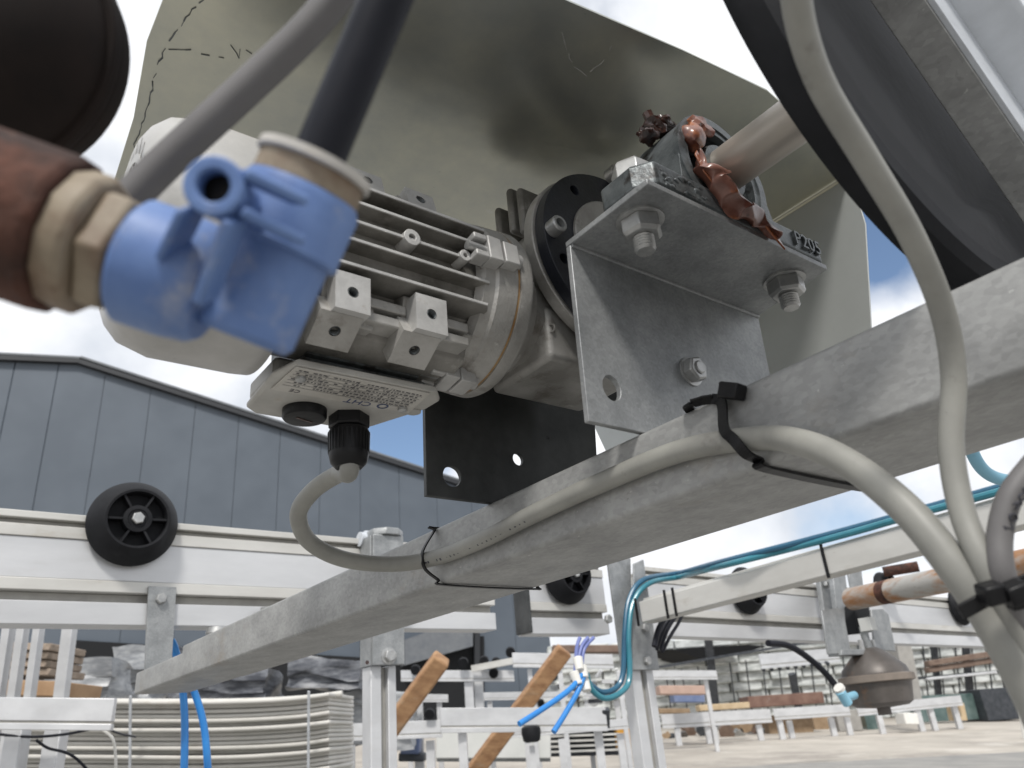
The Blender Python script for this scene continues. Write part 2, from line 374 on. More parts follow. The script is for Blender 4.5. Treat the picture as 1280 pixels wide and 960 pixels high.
def copy_tree(o, delta, parent=None):
    c = o.copy(); COL.objects.link(c)
    if parent: c.parent = parent
    else: c.location = o.location + Vector(delta)
    for ch in list(o.children): copy_tree(ch, delta, c)
    return c
def text(name, s, size, o, u, v, m, parent, depth=.0003, align='CENTER'):
    cu = bpy.data.curves.new(name, 'FONT'); cu.body = s; cu.size = size; cu.extrude = depth; cu.align_x = align; cu.align_y = 'CENTER'; cu.resolution_u = 2
    t = bpy.data.objects.new(name, cu); COL.objects.link(t)
    bpy.context.view_layer.update()
    me = bpy.data.meshes.new_from_object(t.evaluated_get(bpy.context.evaluated_depsgraph_get()))
    bpy.data.objects.remove(t)
    u, v = Vector(u).normalized(), Vector(v).normalized(); w = u.cross(v)
    base = Vector((0, 0, 0)); p = parent
    while p is not None: base += p.location; p = p.parent
    o = Vector(o) - base
    me.transform(Matrix(((u.x, v.x, w.x, o.x), (u.y, v.y, w.y, o.y), (u.z, v.z, w.z, o.z), (0, 0, 0, 1))))
    me.materials.clear(); me.materials.append(M[m])
    ob = bpy.data.objects.new(name, me); COL.objects.link(ob); ob.parent = parent
    return ob
def hexbolt(parent, c, ax, rf, h, washer=0., stud=0., name='bolt', m='bolt', ph=.3, dome=True):
    """bolt head or nut lying on a surface at c, pointing along ax"""
    c, ax = Vector(c), Vector(ax).normalized()
    t = .0
    top = G()
    if washer: t = washer * .12
    top.lathe(c + ax * (t + .0001), ax, [(0, rf * 1.1), (0, rf * 1.155), (h * .8, rf * 1.155), (h, rf * .98)], 6, ph=ph)
    b = obj(name, top, m, parent, bev=rf * .05)
    if washer:
        obj('washer', G().lathe(c, ax, [(0, washer), (t * .9, washer), (t, washer * .97)], 30), m, b)
    if stud:
        r = rf * .6; prof = []; k = 0; z = t + h
        while z < t + h + stud:
            prof.append((z, r * (1.0 if k % 2 else .88))); z += r * .14; k += 1
        prof.append((z, r * .8))
        obj('threaded_end', G().lathe(c, ax, prof, 20), m, b)
    return b

# ================================================================== THE YARD
gs = G()
nx = 60
def gp(x, y): return Vector((x, y, gz(x, y)))
S_ = 1500
gs.add([gp(-S_, -S_), gp(S_, -S_), gp(S_, S_), gp(-S_, S_)], [(0, 1, 2, 3)])
ground = obj('ground', gs, 'cone', smooth=0)
tag(ground, 'pale concrete yard surface with dark stains and joints', None, kind='structure')

M['asphalt'] = mat('dark_grey_asphalt', (.22, .215, .205), (.30, .29, .27), .9, 0, 2, bump=.3, bscale=60, spots=[((.27, .26, .24), 1.2, .56, .8)])  # ground strip drawn out under the machine to dim the bounce light
e0, e1 = ong(900, 960), ong(1130, 948)
ed = (e1 - e0).normalized()
a0, a1 = e0 - ed * 16, e1 + ed * 14
g = G(); q = [a0, a1, a1 + Vector((0, -40, 0)), a0 + Vector((0, -40, 0))]
g.add([Vector((p.x, p.y, gz(p.x, p.y) + .004)) for p in q], [(3, 2, 1, 0)])
tag(obj('asphalt_bounce_apron', g, 'asphalt', smooth=0), 'darker asphalt strip in front of the concrete, extended under the machine to dim ground bounce', None, kind='structure')

# ================================================================== CROSS BEAM
BX0, BX1, BZ0, BZ1 = .3639, .4695, .9236, .9742
t = thing('steel_beam', 'thick galvanised rectangular steel beam running diagonally across the picture under the motor', 'beam', ((BX0 + BX1) / 2, .9, BZ0))
def tube_beam(g, x0, x1, z0, z1, y0, y1, r=.0038, th=.004):
    def rr(a0, a1, b0, b1, r):
        o = []
        for cx, cy, s in ((a1 - r, b0 + r, -90), (a1 - r, b1 - r, 0), (a0 + r, b1 - r, 90), (a0 + r, b0 + r, 180)):
            o += [(cx + r * math.cos(R_(s + k * 22.5)), cy + r * math.sin(R_(s + k * 22.5))) for k in range(5)]
        return o
    g.plate((0, y1, 0), (1, 0, 0), (0, 0, 1), rr(x0, x1, z0, z1, r), y1 - y0, [rr(x0 + th, x1 - th, z0 + th, z1 - th, r * .6)])
obj('beam_tube', (lambda g: (tube_beam(g, BX0, BX1, BZ0, BZ1, -.35, 1.378), g)[1])(G()), 'galv_beam', t)
obj('end_piece', (lambda g: (tube_beam(g, BX0 + .0015, BX1 - .0015, BZ0 + .0005, BZ1 - .0105, 1.3785, 1.69, .004), g)[1])(G()), 'galv_beam', t)
BEAM = t

# ================================================================== BEARING BRACKET
PY = .3253
t = thing('angle_bracket', 'galvanised steel angle bracket standing on the beam and carrying the greasy bearing', 'bracket', (.42, PY, .9745))
o_ = [(.3185, .9748), (.5290, .9748), (.5370, 1.1096), (.3225, 1.1096)]
obj('upright_plate', G().plate((0, PY + .0045, 0), (1, 0, 0), (0, 0, 1), o_, .0045, [[(a, b) for a, b in [(.3436 + .0082 * math.cos(k * math.pi / 10), 1.0027 + .0092 * math.sin(k * math.pi / 10)) for k in range(20)]]]), 'galv', t, bev=.0006)
ft = .0045
zf = 1.1098
obj('top_flange', G().plate((0, 0, zf), (1, 0, 0), (0, 1, 0), [(.3225, PY + .0045), (.5370, PY + .0045), (.5235, .2490), (.3225, .2490)], ft,
                            [circ(.3456, .2788, .006, 12), circ(.5048, .2761, .006, 12)]), 'galv', t, bev=.0006)
obj('bend_line', G().cyl((.3235, PY - .0006, zf - .0006), (.5360, PY - .0006, zf - .0006), .0016, n=10), 'galv', t)
hexbolt(t, (.4294, PY, 1.0332), (0, -1, 0), .0088, .0075, washer=.0115, stud=.0012)
for i, (bx, by) in enumerate(((.3456, .2788), (.5048, .2761))):
    hexbolt(t, (bx, by, zf), (0, 0, -1), .0125, .0125, washer=.0165, stud=.0105, name='nut', ph=.15 + i * .4)

# ================================================================== PILLOW BLOCK BEARING
SX, SZ = .4135, 1.1595
zb = zf + ft
t = thing('pillow_block_bearing', 'cast iron pillow block bearing smeared with brown grease on top of the bracket', 'bearing', (.425, .277, zb))
bo = [(.3232, .262), (.3330, .2488), (.5180, .2483), (.5245, .256), (.5245, .290), (.5180, .297), (.3330, .297), (.3232, .290)]
obj('base', G().plate((0, 0, zb + .0002), (1, 0, 0), (0, 1, 0), bo, .0195), 'castiron', t, bev=.0022, bseg=3)
hr = .0475
arch = [(SX - .055, zb + .010), (SX + .060, zb + .010)]
arch += [(SX + .052, zb + .022)] + [(SX + hr * math.cos(R_(a)), SZ + hr * math.sin(R_(a))) for a in range(0, 181, 8)] + [(SX - .050, zb + .022)]
BT = .0195
obj('housing', G().plate((0, .2935, 0), (1, 0, 0), (0, 0, 1), arch, .0425, [circ(SX, SZ, .0365, 40)]), 'castiron', t, bev=.003, bseg=3)
g = G().lathe((SX, .2565, SZ), (0, 1, 0), [(0, .0355), (.004, .0375), (.006, .0375), (.03, .0375)], 48, False, False)
g.ring((SX, .2515, SZ), (0, 1, 0), .0482, .0415, -.0018, .003, 64)
obj('housing_lip', g, 'castiron', t)
obj('inner_race', G().lathe((SX, .268, SZ), (0, -1, 0), [(0, .0372), (.002, .030), (-.002, .028), (-.002, .0215), (.018, .0225), (.020, .0215), (.020, .0168)], 48, False, False), 'castiron', t)
obj('seal', G().ring((SX, .270, SZ), (0, 1, 0), .0365, .022, 0, .004), 'greasefill', t)
text('cast_number', 'P205', .0175, (.4995, .2476, zb + .0100), (1, 0, 0), (0, 0, 1), 'castiron', t, .0014)
g = G()
for k in range(44):
    g.blob((.336 + random.random() * .07, .2488 + random.random() * .001, zb + .003 + random.random() * .014), .0010 + random.random() * .0016, .5, 2, k, (1.5, .5, 1), lv=2)
obj('grease_scab', g, 'castiron', t)
for bx, by in ((.3456, .2788), (.5048, .2761)):
    hexbolt(t, (bx, by, zb + .0198), (0, 0, 1), .0130, .0185, washer=.016, name='bolt_head', ph=.2)
# grease
g = G()
g.blob((SX - .030, .2495, SZ + .018), .0098, .35, 1.3, 3, (1, .8, 1.05), 3)
obj('grease', g, 'grease', t)
g = G(); g.blob((SX - .020, .2490, SZ + .031), .0085, .5, 1.6, 9, (1.5, .8, .9)); obj('grease', g, 'grease', t)
path = [Vector((SX + a, y - .003, SZ + b)) for a, b, y in ((-.032, -.002, .251), (-.030, -.012, .2485), (-.020, -.021, .247), (-.010, -.030, .247), (.004, -.036, .248), (.016, -.038, .248), (.028, -.042, .246), (.036, -.047, .244))]
g = G(); g.tube(path, lambda k: .0025 + .0062 * math.sin(math.pi * min(1, k * .9 + .08)) , 24, 14)
for i, v in enumerate(g.v):
    g.v[i] = v + Vector((noise.noise(v * 95), .8 * noise.noise(v * 80 + Vector((5, 5, 5))), noise.noise(v * 90 + Vector((9, 0, 0))))) * .0070
obj('grease', g, 'grease', t, smooth=60)
g = G()
g.plate((SX - .037, .2468, SZ - .003), (1, 0, -.10), (0, .12, 1), [(0, 0), (.004, .006), (.007, -.004), (.013, -.011), (.021, -.010), (.021, -.019), (.010, -.024), (.003, -.015)], .0014)
M['amber'] = mat('amber_dried_grease', (.22, .06, .02), (.36, .12, .05), .3, 0, 80, bump=.3, coat=.4)
obj('grease_flake', g, 'amber', t, bev=.0005)
g = G(); g.plate((SX + .024, .2440, SZ - .040), (1, 0, -.5), (0, .2, 1), [(0, 0), (.006, .007), (.014, -.001), (.017, -.013), (.008, -.010), (.001, -.006)], .0014)
obj('grease_flake', g, 'amber', t, bev=.0005)
g = G()
for k, (a, b, c, r) in enumerate(((-.040, .272, .040, .0065), (-.033, .268, .046, .0045), (-.026, .274, .048, .006), (-.045, .275, .033, .006), (-.020, .272, .050, .004))):
    g.blob((SX + a, b, SZ + c), r * 1.15, .55, 1.5, k * 3.1, (1.2, 1, .85), 3)
g.cyl((SX - .034, .275, SZ + .036), (SX - .042, .275, SZ + .056), .004, n=8)
obj('grease_nipple', g, 'greasefill', t)

# ================================================================== DRIVE SHAFT
t = obj('drive_shaft', G().lathe((SX, .345, SZ), (0, -1, 0), [(0, .0162), (.001, .0168), (.220, .0168)], 40), 'shaft')
tag(t, 'thick bare steel shaft running from the bearing to the black wheel', 'shaft')

# ================================================================== GEARMOTOR
MY, MZ = .432, 1.105
t = thing('gear_motor', 'silver finned electric gear motor hanging below the bent sheet guard', 'motor', (.20, MY, 1.02))
ax = (1, 0, 0)
obj('stator_body', G().lathe((.118, MY, MZ), ax, [(0, .046), (.006, .052), (.155, .052), (.172, .054)], 56), 'castdirtshade', t)
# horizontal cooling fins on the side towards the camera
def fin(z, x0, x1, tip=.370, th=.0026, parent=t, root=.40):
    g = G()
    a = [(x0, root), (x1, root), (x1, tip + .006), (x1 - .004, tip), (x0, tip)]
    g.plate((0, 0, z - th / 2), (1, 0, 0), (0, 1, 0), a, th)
    f = obj('fin', g, 'castdirtshade', parent, bev=.0006)
    obj('worn_highlight_edge', G().bar((x0, tip - .0003, z), (x1 - .004, tip - .0003, z), .0009, th * .86), 'cast_light', f, bev=.0003)  # worn paint, with the edge highlight put into its pale colour
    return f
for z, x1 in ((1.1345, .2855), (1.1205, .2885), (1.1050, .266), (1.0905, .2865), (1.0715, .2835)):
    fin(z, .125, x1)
# top and far side fins (radial)
for a in (62, 74, 86, 98, 110, 122, 134, 150, 166, 182, 198, 214):
    th = R_(a); d = Vector((0, -math.cos(th), math.sin(th)))
    g = G(); c = Vector((0, MY, MZ)); 
    g.bar(c + d * .056 + Vector((.125, 0, 0)), c + d * .056 + Vector((.283, 0, 0)), .0026, .020, d)
    obj('fin', g, 'cast', t, bev=.0006)
for a in (-52, -62):
    th = R_(a); d = Vector((0, -math.cos(th), math.sin(th))); c = Vector((0, MY, MZ))
    for x0, x1 in ((.125, .162), (.187, .214), (.248, .280)):
        g = G(); g.bar(c + d * .056 + Vector((x0, 0, 0)), c + d * .056 + Vector((x1, 0, 0)), .007, .016, d)
        obj('fin', g, 'cast', t, bev=.0012)
# bosses on the middle fin
for bx, r in ((.2195, .0062), (.2620, .0045), (.166, .0045)):
    obj('boss', G().lathe((bx, .395, 1.1055), (0, -1, 0), [(0, r * 1.15), (.0275, r), (.0275, r * .42), (.020, r * .40)], 24), 'cast_light', t, bev=.0003)
# drilled mounting pads: lower front, lower, upper
def pad(cx, cy, cz, w, h, n, nm='mounting_pad', m='cast_light', depth=.016, up=(0, 0, 1)):
    n = Vector(n).normalized(); u = Vector((1, 0, 0)); v = n.cross(u) * -1
    v = v.normalized()
    if v.z < 0: v = -v
    w_ = u.cross(v)
    o = Vector((cx, cy, cz)); dep = -n
    g = G()
    off = o + (dep * depth if w_.dot(n) > 0 else Vector((0, 0, 0)))
    g.plate(off, u, v, [(-w / 2, -h / 2), (w / 2, -h / 2), (w / 2, h / 2), (-w / 2, h / 2)], depth, [circ(0, 0, .0038, 16)])
    p = obj(nm, g, m, t)
    th = G(); prof = [(k * .0006, .0036 if k % 2 else .0031) for k in range(18)]
    th.lathe(o, -n, prof, 16, False, True)
    obj('threaded_hole', th, 'castiron', p)
    return p
for cx in (.1790, .2350):
    pad(cx, .372, 1.0530, .0235, .0265, (0, -1, 0), depth=.013)
    pad(cx - .004, .3890, 1.0330, .028, .026, (0, -.50, -.86), m='cast')
    obj('pad_web', G().bar((cx - .002, .387, 1.052), (cx - .004, .420, 1.060), .026, .034), 'castdirtshade', t, bev=.001)
for cx in (.2345, .193):
    pad(cx, .3795, 1.1505, .023, .018, (0, -.8, .25))
    obj('pad_web', G().bar((cx, .3865, 1.1475), (cx, .41, 1.142), .030, .016), 'cast', t, bev=.001)
# lower skirt panels of the housing (seen below the pads)
obj('lower_rib', G().plate((.128, 0, 0), (0, 1, 0), (0, 0, 1), [(.392, 1.060), (.400, 1.040), (.414, 1.036), (.440, 1.034), (.440, 1.060)], .150), 'castdirtshade', t, bev=.0015)
obj('lower_web', G().bar((.196, .388, 1.051), (.196, .42, 1.055), .0110, .022), 'cast', t, bev=.001)
for z in (1.058, 1.047):
    obj('cast_block', G().box((.2475, .384, z - .0035), (.272, .41, z + .0035)), 'cast', t, bev=.001); obj('cast_block', G().box((.191, .384, z - .0035), (.223, .41, z + .0035)), 'cast', t, bev=.001)
# end shield and flange rings
obj('end_shield', G().lathe((.276, MY, MZ), ax, [(0, .0560), (.004, .0625), (.012, .0635), (.014, .0655), (.030, .0665), (.0315, .0650)], 72, False, False), 'cast', t)
obj('gasket', G().lathe((.3068, MY, MZ), ax, [(0, .0655), (.0018, .0655)], 72), mat('copper_coloured_gasket', (.30, .17, .07), (.42, .28, .14), .6, .2, 60), t)
obj('flange_ring', G().lathe((.3088, MY, MZ), ax, [(0, .0668), (.0085, .0672), (.012, .0655), (.022, .052), (.030, .047)], 72), 'cast', t)
# clamp lugs holding the end shield
def lug(th_deg, xo=0.):
    th = R_(th_deg); d = Vector((0, -math.cos(th), math.sin(th))); s = Vector((0, math.sin(th), math.cos(th))); c = Vector((0, MY, MZ)) + d * .066
    X = lambda x: Vector((x, 0, 0))
    g = G()
    g.bar(c + X(.277 + xo), c + X(.289 + xo), .021, .014, d)
    g.bar(c + X(.2905 + xo), c + X(.3035 + xo), .019, .015, d)
    for k in (-1, 1): g.bar(c + X(.266 + xo) + s * (.0078 * k), c + X(.277 + xo) + s * (.0078 * k), .005, .012, d)
    l = obj('clamp_lug', g, 'cast_light', t, bev=.0009)
    obj('clamp_screw', G().cyl(c + X(.262 + xo) + d * .001, c + X(.277 + xo) + d * .001, .0034, n=14), 'bolt', l)
    obj('clamp_nut', G().lathe(c + X(.3036 + xo), ax, [(0, .0062), (.005, .0060)], 14), 'cast_light', l, bev=.0006)
lug(7); lug(-83, -.006); lug(128)
# fan cowl
cw = G()
cx0, cx1 = .0560, .150
CZ, CR = MZ - .0090, .0090
cprof = [(0, .042), (0, .054), (.004, .062), (.012, .0700), (.03, .0664 + CR), (.080, .0665 + CR), (cx1 - cx0 - .004, .0655 + CR)]
cw.lathe((cx0, MY, CZ), ax, cprof, 64, False, False)
cowl = obj('fan_cowl', cw, 'cowl', t)
sol = cowl.modifiers.new('solid', 'SOLIDIFY'); sol.thickness = .0012
g = G(); g.ring((cx0 - .0006, MY, CZ), ax, 0.0435, .038, 0, .0015, 48)
for k in range(20):
    th = 2 * math.pi * k / 20; d = Vector((0, math.cos(th), math.sin(th)))
    g.bar(Vector((cx0 + .0004, MY, CZ)) + d * .009, Vector((cx0 + .0004, MY, CZ)) + d * .053, .0034, .0014, ax)
for r in (.010, .022): g.ring((cx0 - .0004, MY, CZ), ax, r + .002, r - .002, 0, .0012, 40)
obj('cowl_grille', g, 'cowl', t)
obj('fan_disc', G().lathe((cx0 + .016, MY, CZ), ax, [(0, .012), (.004, .048), (.006, .048)], 40), 'blackpl', t)
for th_deg in (-62, 30, 150):
    th = R_(th_deg); d = Vector((0, -math.cos(th), math.sin(th)))
    sc_ = obj('cowl_screw', G().lathe(Vector((.136, MY, CZ)) + d * (.0664 + CR), d, [(-.001, .0062), (.0008, .0060), (.0014, .0052), (.0016, .003)], 22), 'bolt', t)
    cr = G(); a_ = Vector((.136, MY, CZ)) + d * (.0681 + CR)
    cr.bar(a_ - Vector((.003, 0, 0)), a_ + Vector((.003, 0, 0)), .0009, .0006, d)
    s_ = d.cross(Vector((1, 0, 0))); cr.bar(a_ - s_ * .003, a_ + s_ * .003, .0009, .0007, d)
    obj('screw_slot', cr, 'castiron', sc_)
# terminal box under the motor
BZ = 1.0200
bx = [(.1625, .4180), (.264, .4155), (.274, .428), (.273, .445), (.253, .492), (.247, .503), (.166, .503), (.158, .496), (.1555, .440)]
tb = obj('terminal_box', G().plate((0, 0, BZ), (1, 0, 0), (0, 1, 0), bx, .0045), 'box', t, bev=.002, bseg=3)
obj('box_body', G().plate((0, 0, BZ + .0046), (1, 0, 0), (0, 1, 0), [(.159, .447), (.2705, .447), (.251, .491), (.246, .501), (.167, .501), (.159, .494)], .0145), 'box', t, bev=.003)
obj('box_gap_shade', G().box((.170, .4285, BZ + .0047), (.262, .4465, BZ + .0125)), 'castiron', t)  # dark block: shade of the gap above the cover put into its colour
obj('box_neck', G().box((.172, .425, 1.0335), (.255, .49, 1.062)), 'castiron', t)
lp = obj('rating_plate', G().plate((0, 0, BZ - .0012), (1, 0, 0), (0, 1, 0), [(.163, .4195), (.2595, .4175), (.2635, .4545), (.1615, .4575)], .0010), 'label', t, bev=.0003)
g = G()
for r_ in range(6):
    y = .4225 + r_ * .0044
    x = .1665
    while x < .2545:
        w = random.choice((.0012, .0018, .0026, .0034)); 
        if random.random() < .82: g.bar((x, y, BZ - .00135), (min(x + w, .256), y, BZ - .00135), .0013, .0001)
        x += w + .0011
    g.bar((.165, y + .0021, BZ - .00132), (.257, y + .0021, BZ - .00132), .00022, .0001)
for x in (.186, .208, .232): g.bar((x, .4205, BZ - .00132), (x, .4455, BZ - .00132), .00022, .0001)
obj('fine_print', g, 'ink', lp)
text('brand_mark', 'CHT', .0100, (.2215, .4515, BZ - .0013), (-1, 0, 0), (0, 1, 0), 'inkblue', lp, .0001)
obj('logo_ring', G().ring((.2400, .4505, BZ - .0015), (0, 0, 1), .0042, .0028, 0, .0002, 24), 'inkblue', lp)
text('approval_mark', 'CE', .0062, (.176, .4525, BZ - .0013), (-1, 0, 0), (0, 1, 0), 'ink', lp, .0001)
for a, b in ((.1715, .432), (.2545, .4478)):
    obj('plate_screw', G().lathe((a, b, BZ - .0012), (0, 0, -1), [(0, .0036), (.002, .0034), (.0028, .002)], 16), 'bolt', t)
obj('box_lug', G().lathe((.266, .452, BZ - .001), (0, 0, 1), [(0, .0055), (.01, .0055)], 20), 'box', t)
pl = obj('blanking_plug', G().lathe((.1955, .483, BZ), (0, 0, -1), [(0, .0155), (.0055, .0155), (.0070, .0145), (.0075, .012)], 40), 'blackpl', t)
obj('plug_slot', G().bar((.189, .481, BZ - .0077), (.202, .485, BZ - .0077), .0014, .0006), 'greasefill', pl)
GX, GY = .2285, .4805
obj('gland_collar', G().lathe((GX, GY, BZ + .002), (0, 0, -1), [(0, .0150), (.011, .0150), (.0115, .0140)], 6, ph=.2), 'blackpl', t, bev=.0012)
ribs = []
g = G()
prof = [(.0112, .0140), (.0130, .0148), (.0300, .0142), (.0360, .0128), (.0395, .0095), (.0395, .0072)]
g.lathe((GX, GY, BZ), (0, 0, -1), prof, 48)
for k in range(30):
    th = 2 * math.pi * k / 30; d = Vector((math.cos(th), math.sin(th), 0))
    g.bar(Vector((GX, GY, BZ - .0135)) + d * .0146, Vector((GX, GY, BZ - .0285)) + d * .0141, .0012, .0012, d)
obj('cable_gland', g, 'blackpl', t, bev=0)
# worm gearbox
g = G()
g.lathe((SX, .380, SZ - .002), (0, 1, 0), [(0, .060), (.004, .066), (.012, .068), (.016, .060), (.075, .058)], 56)
gb = obj('gearbox_body', g, 'cast', t)
obj('worm_housing', G().lathe((.336, MY, MZ), ax, [(0, .046), (.012, .041), (.09, .041)], 8, ph=.39), 'cast', t, bev=.003)
obj('gearbox_foot', G().box((.352, .392, 1.058), (.45, .47, 1.105)), 'cast', t, bev=.005)
for px, py, y in ((655, 262, .415), (668, 262, .400), (640, 285, .440)):
    c = ony(px, py, y); obj('gearbox_rib', G().bar(c - Vector((0, 0, .030)), c + Vector((0, 0, .016)), .007, .034, (1, 0, 0)), 'castdirtshade', t, bev=.003)
DC = (.4165, 1.1545)
obj('output_hub', G().ring((SX, .362, SZ), (0, 1, 0), .046, .020, 0, .012, 48), 'cast', t, bev=.001)
hl = [circ(DC[0], DC[1], .0485, 40)]
for a in (128, 200, 28): hl.append(circ(DC[0] + .0665 * math.cos(R_(a)), DC[1] + .0665 * math.sin(R_(a)), .0048, 12))
obj('output_flange', G().plate((0, .376, 0), (1, 0, 0), (0, 0, 1), circ(DC[0], DC[1], .0800, 72), .0110, hl), 'blackflange', t, bev=.001)
obj('flange_spacer', G().ring((DC[0] - .001, .377, DC[1]), (0, 1, 0), .0815, .046, 0, .011, 72), 'cast', t, bev=.001)
for px in ((690, 287), (762, 222)):
    c = ony(*px, .3648)
    cs = obj('cap_screw', G().lathe(c, (0, -1, 0), [(0, .0072), (.0095, .0072), (.0105, .0062), (.0105, .0042), (.006, .0040)], 26), 'bolt', t)
    obj('hex_socket', G().lathe(c + Vector((0, -.0062, 0)), (0, -1, 0), [(0, .0042), (.0005, .0042)], 6), 'castiron', cs)
text('cast_mark', 'O', .011, (.3560, .3915, 1.083), (.25, -.9, 0), (0, 0, 1), 'cast', t, .0006)

# ================================================================== DARK SUPPORT PLATE
dp = [(.3052, .9746), (.490, .9746), (.500, 1.075), (.60, 1.085), (.60, 1.16), (.3078, 1.115)]  # upper right flare added so the bracket hole looks dark
t = obj('motor_mount_plate', G().plate((0, .5065, 0), (1, 0, 0), (0, 0, 1), dp, .0045, [circ(.3300, .9935, .0088, 24), circ(.4000, 1.0180, .0058, 18)]), 'darkplate', bev=.0005)
tag(t, 'dark flat steel plate with two round holes standing behind the motor', 'plate')

# ================================================================== SHEET GUARD
HZ = 1.262
t = thing('sheet_guard', 'large bent zinc coated sheet guard arching over the motor', 'guard', (.35, .45, 1.0))
top = [(.072, .69), (.0655, .528), (.0560, .447), (.0565, .400), (.064, .350), (.10, .300), (.18, .275), (.28, .2605), (.39, .2450), (.481, .2350), (.56, .243), (.636, .2565), (.636, .69)]
obj('top_sheet', G().plate((0, 0, HZ), (1, 0, 0), (0, 1, 0), top, .002), 'guard', t, bev=.0004)
sp = [(.258, 1.203), (.2565, HZ - .004), (.69, HZ - .004), (.60, 1.02), (.29, 1.02), (.281, 1.105)]
obj('side_sheet', G().plate((.640, 0, 0), (0, 1, 0), (0, 0, 1), sp, .002), 'guard_pale', t, bev=.0004)
g = G(); pr = []
for k in range(7):
    a = R_(90 * k / 6); pr.append((.636 + .006 * math.sin(a), HZ - .004 + .006 * math.cos(a)))
pr += [(x - .002 * math.sin(R_(90 * k / 6)), z - .002 * math.cos(R_(90 * k / 6))) for k, (x, z) in reversed(list(enumerate(pr)))]
g.plate((0, .69, 0), (1, 0, 0), (0, 0, 1), pr, .69 - .2565)
obj('bend', g, 'guard', t)
# cracks in the zinc along the left fold and across the sheet
g = G()
def crack(px, w=.00045):
    pts = [onz(x, y, HZ - .0004) for x, y in px]; out = []
    for a, b in zip(pts, pts[1:]):
        n_ = max(2, int((b - a).length / .004))
        for k in range(n_):
            p = a.lerp(b, k / n_); out.append(p + Vector((noise.noise(p * 200) * .002, noise.noise(p * 180 + Vector((4, 4, 4))) * .002, 0)))
    out.append(pts[-1])
    for a, b in zip(out, out[1:]):
        if random.random() < .72: g.bar(a, b, w * random.uniform(.5, 1.5), .0004)
crack([(212, 62), (240, 63), (262, 70), (290, 74)]); crack([(290, 58), (298, 74), (300, 62)]); crack([(300, 60), (322, 70)])
crack([(254, 0), (240, 12), (226, 32), (210, 55), (196, 82), (190, 112), (178, 150), (168, 185)], .0007)
obj('coating_crack', g, 'castiron', t, smooth=0)
g = G(); crack([(703, 42), (708, 62), (718, 84), (733, 95), (752, 80), (764, 58), (768, 56)], .0006)
obj('coating_scratch', g, 'cast_light', t, smooth=0)

# ================================================================== BLACK DRIVE WHEEL
t = thing('rubber_pulley', 'big black rubber tyred wheel on the shaft at upper right', 'wheel', (SX, .12, 1.03))
WY = .133
WR = .172
obj('tyre', G().lathe((SX, WY, SZ), (0, -1, 0), [(0, .110), (0, WR - .010), (.0015, WR - .002), (.004, WR), (.009, WR + .0005), (.018, WR - .001), (.0225, WR - .006), (.023, WR - .016)], 160, False, False), 'rubber', t)
obj('wheel_face', G().lathe((SX, WY - .0228, SZ), (0, -1, 0), [(0, WR - .0155), (-.004, WR - .022), (-.005, .118), (-.011, .108), (-.012, .018)], 160, False, True), 'rubber', t)
obj('wheel_back', G().ring((SX, WY, SZ), (0, 1, 0), .112, .0172, -.004, -.0005, 80), 'rubber', t)
g = G()
for k in range(3):
    a = R_(181 + k * 2.2); g.blob((SX + WR * math.cos(a), WY - .003 - .002 * k, SZ + WR * math.sin(a)), .0028, .5, 2, k, lv=2)
obj('rubber_nib', g, 'rubber', t)

# ================================================================== LIGHT GREY PLATE NEAR THE LENS, TOP RIGHT
YP = .082
def py_(px, py, y=YP): q = ony(px, py, y); return (q.x, q.z)
t = thing('steel_channel_section', 'pale grey galvanised channel crossing the upper right corner in front of the black wheel', 'frame', (.40, YP, 1.0))
L0, L1 = Vector(py_(1155, -20)), Vector(py_(1330, 238)); dv = (L1 - L0).normalized(); 
A0, A1 = L0 - dv * .10, L1 + dv * .05
nv = Vector((-dv.y, dv.x)); 
if nv.y < 0 and nv.x < 0: nv = -nv
if (Vector(py_(1280, 0)) - L0).dot(nv) < 0: nv = -nv
wch = .034
obj('web', G().plate((0, YP + .003, 0), (1, 0, 0), (0, 0, 1), [tuple(A0), tuple(A1), tuple(A1 + nv * wch), tuple(A0 + nv * wch)], .003), 'galv_light', t, bev=.0005)
obj('lower_flange', G().plate((0, YP + .0245, 0), (1, 0, 0), (0, 0, 1), [tuple(A0 - nv * .0005), tuple(A1 - nv * .0005), tuple(A1 + nv * .0035), tuple(A0 + nv * .0035)], .0213), 'galv_beam', t, bev=.0006)
obj('upper_flange', G().plate((0, YP + .004, 0), (1, 0, 0), (0, 0, 1), [tuple(A0 + nv * (wch + .0002)), tuple(A1 + nv * (wch + .0002)), tuple(A1 + nv * (wch + .05)), tuple(A0 + nv * (wch + .05))], .030), 'galv_light', t, bev=.004)

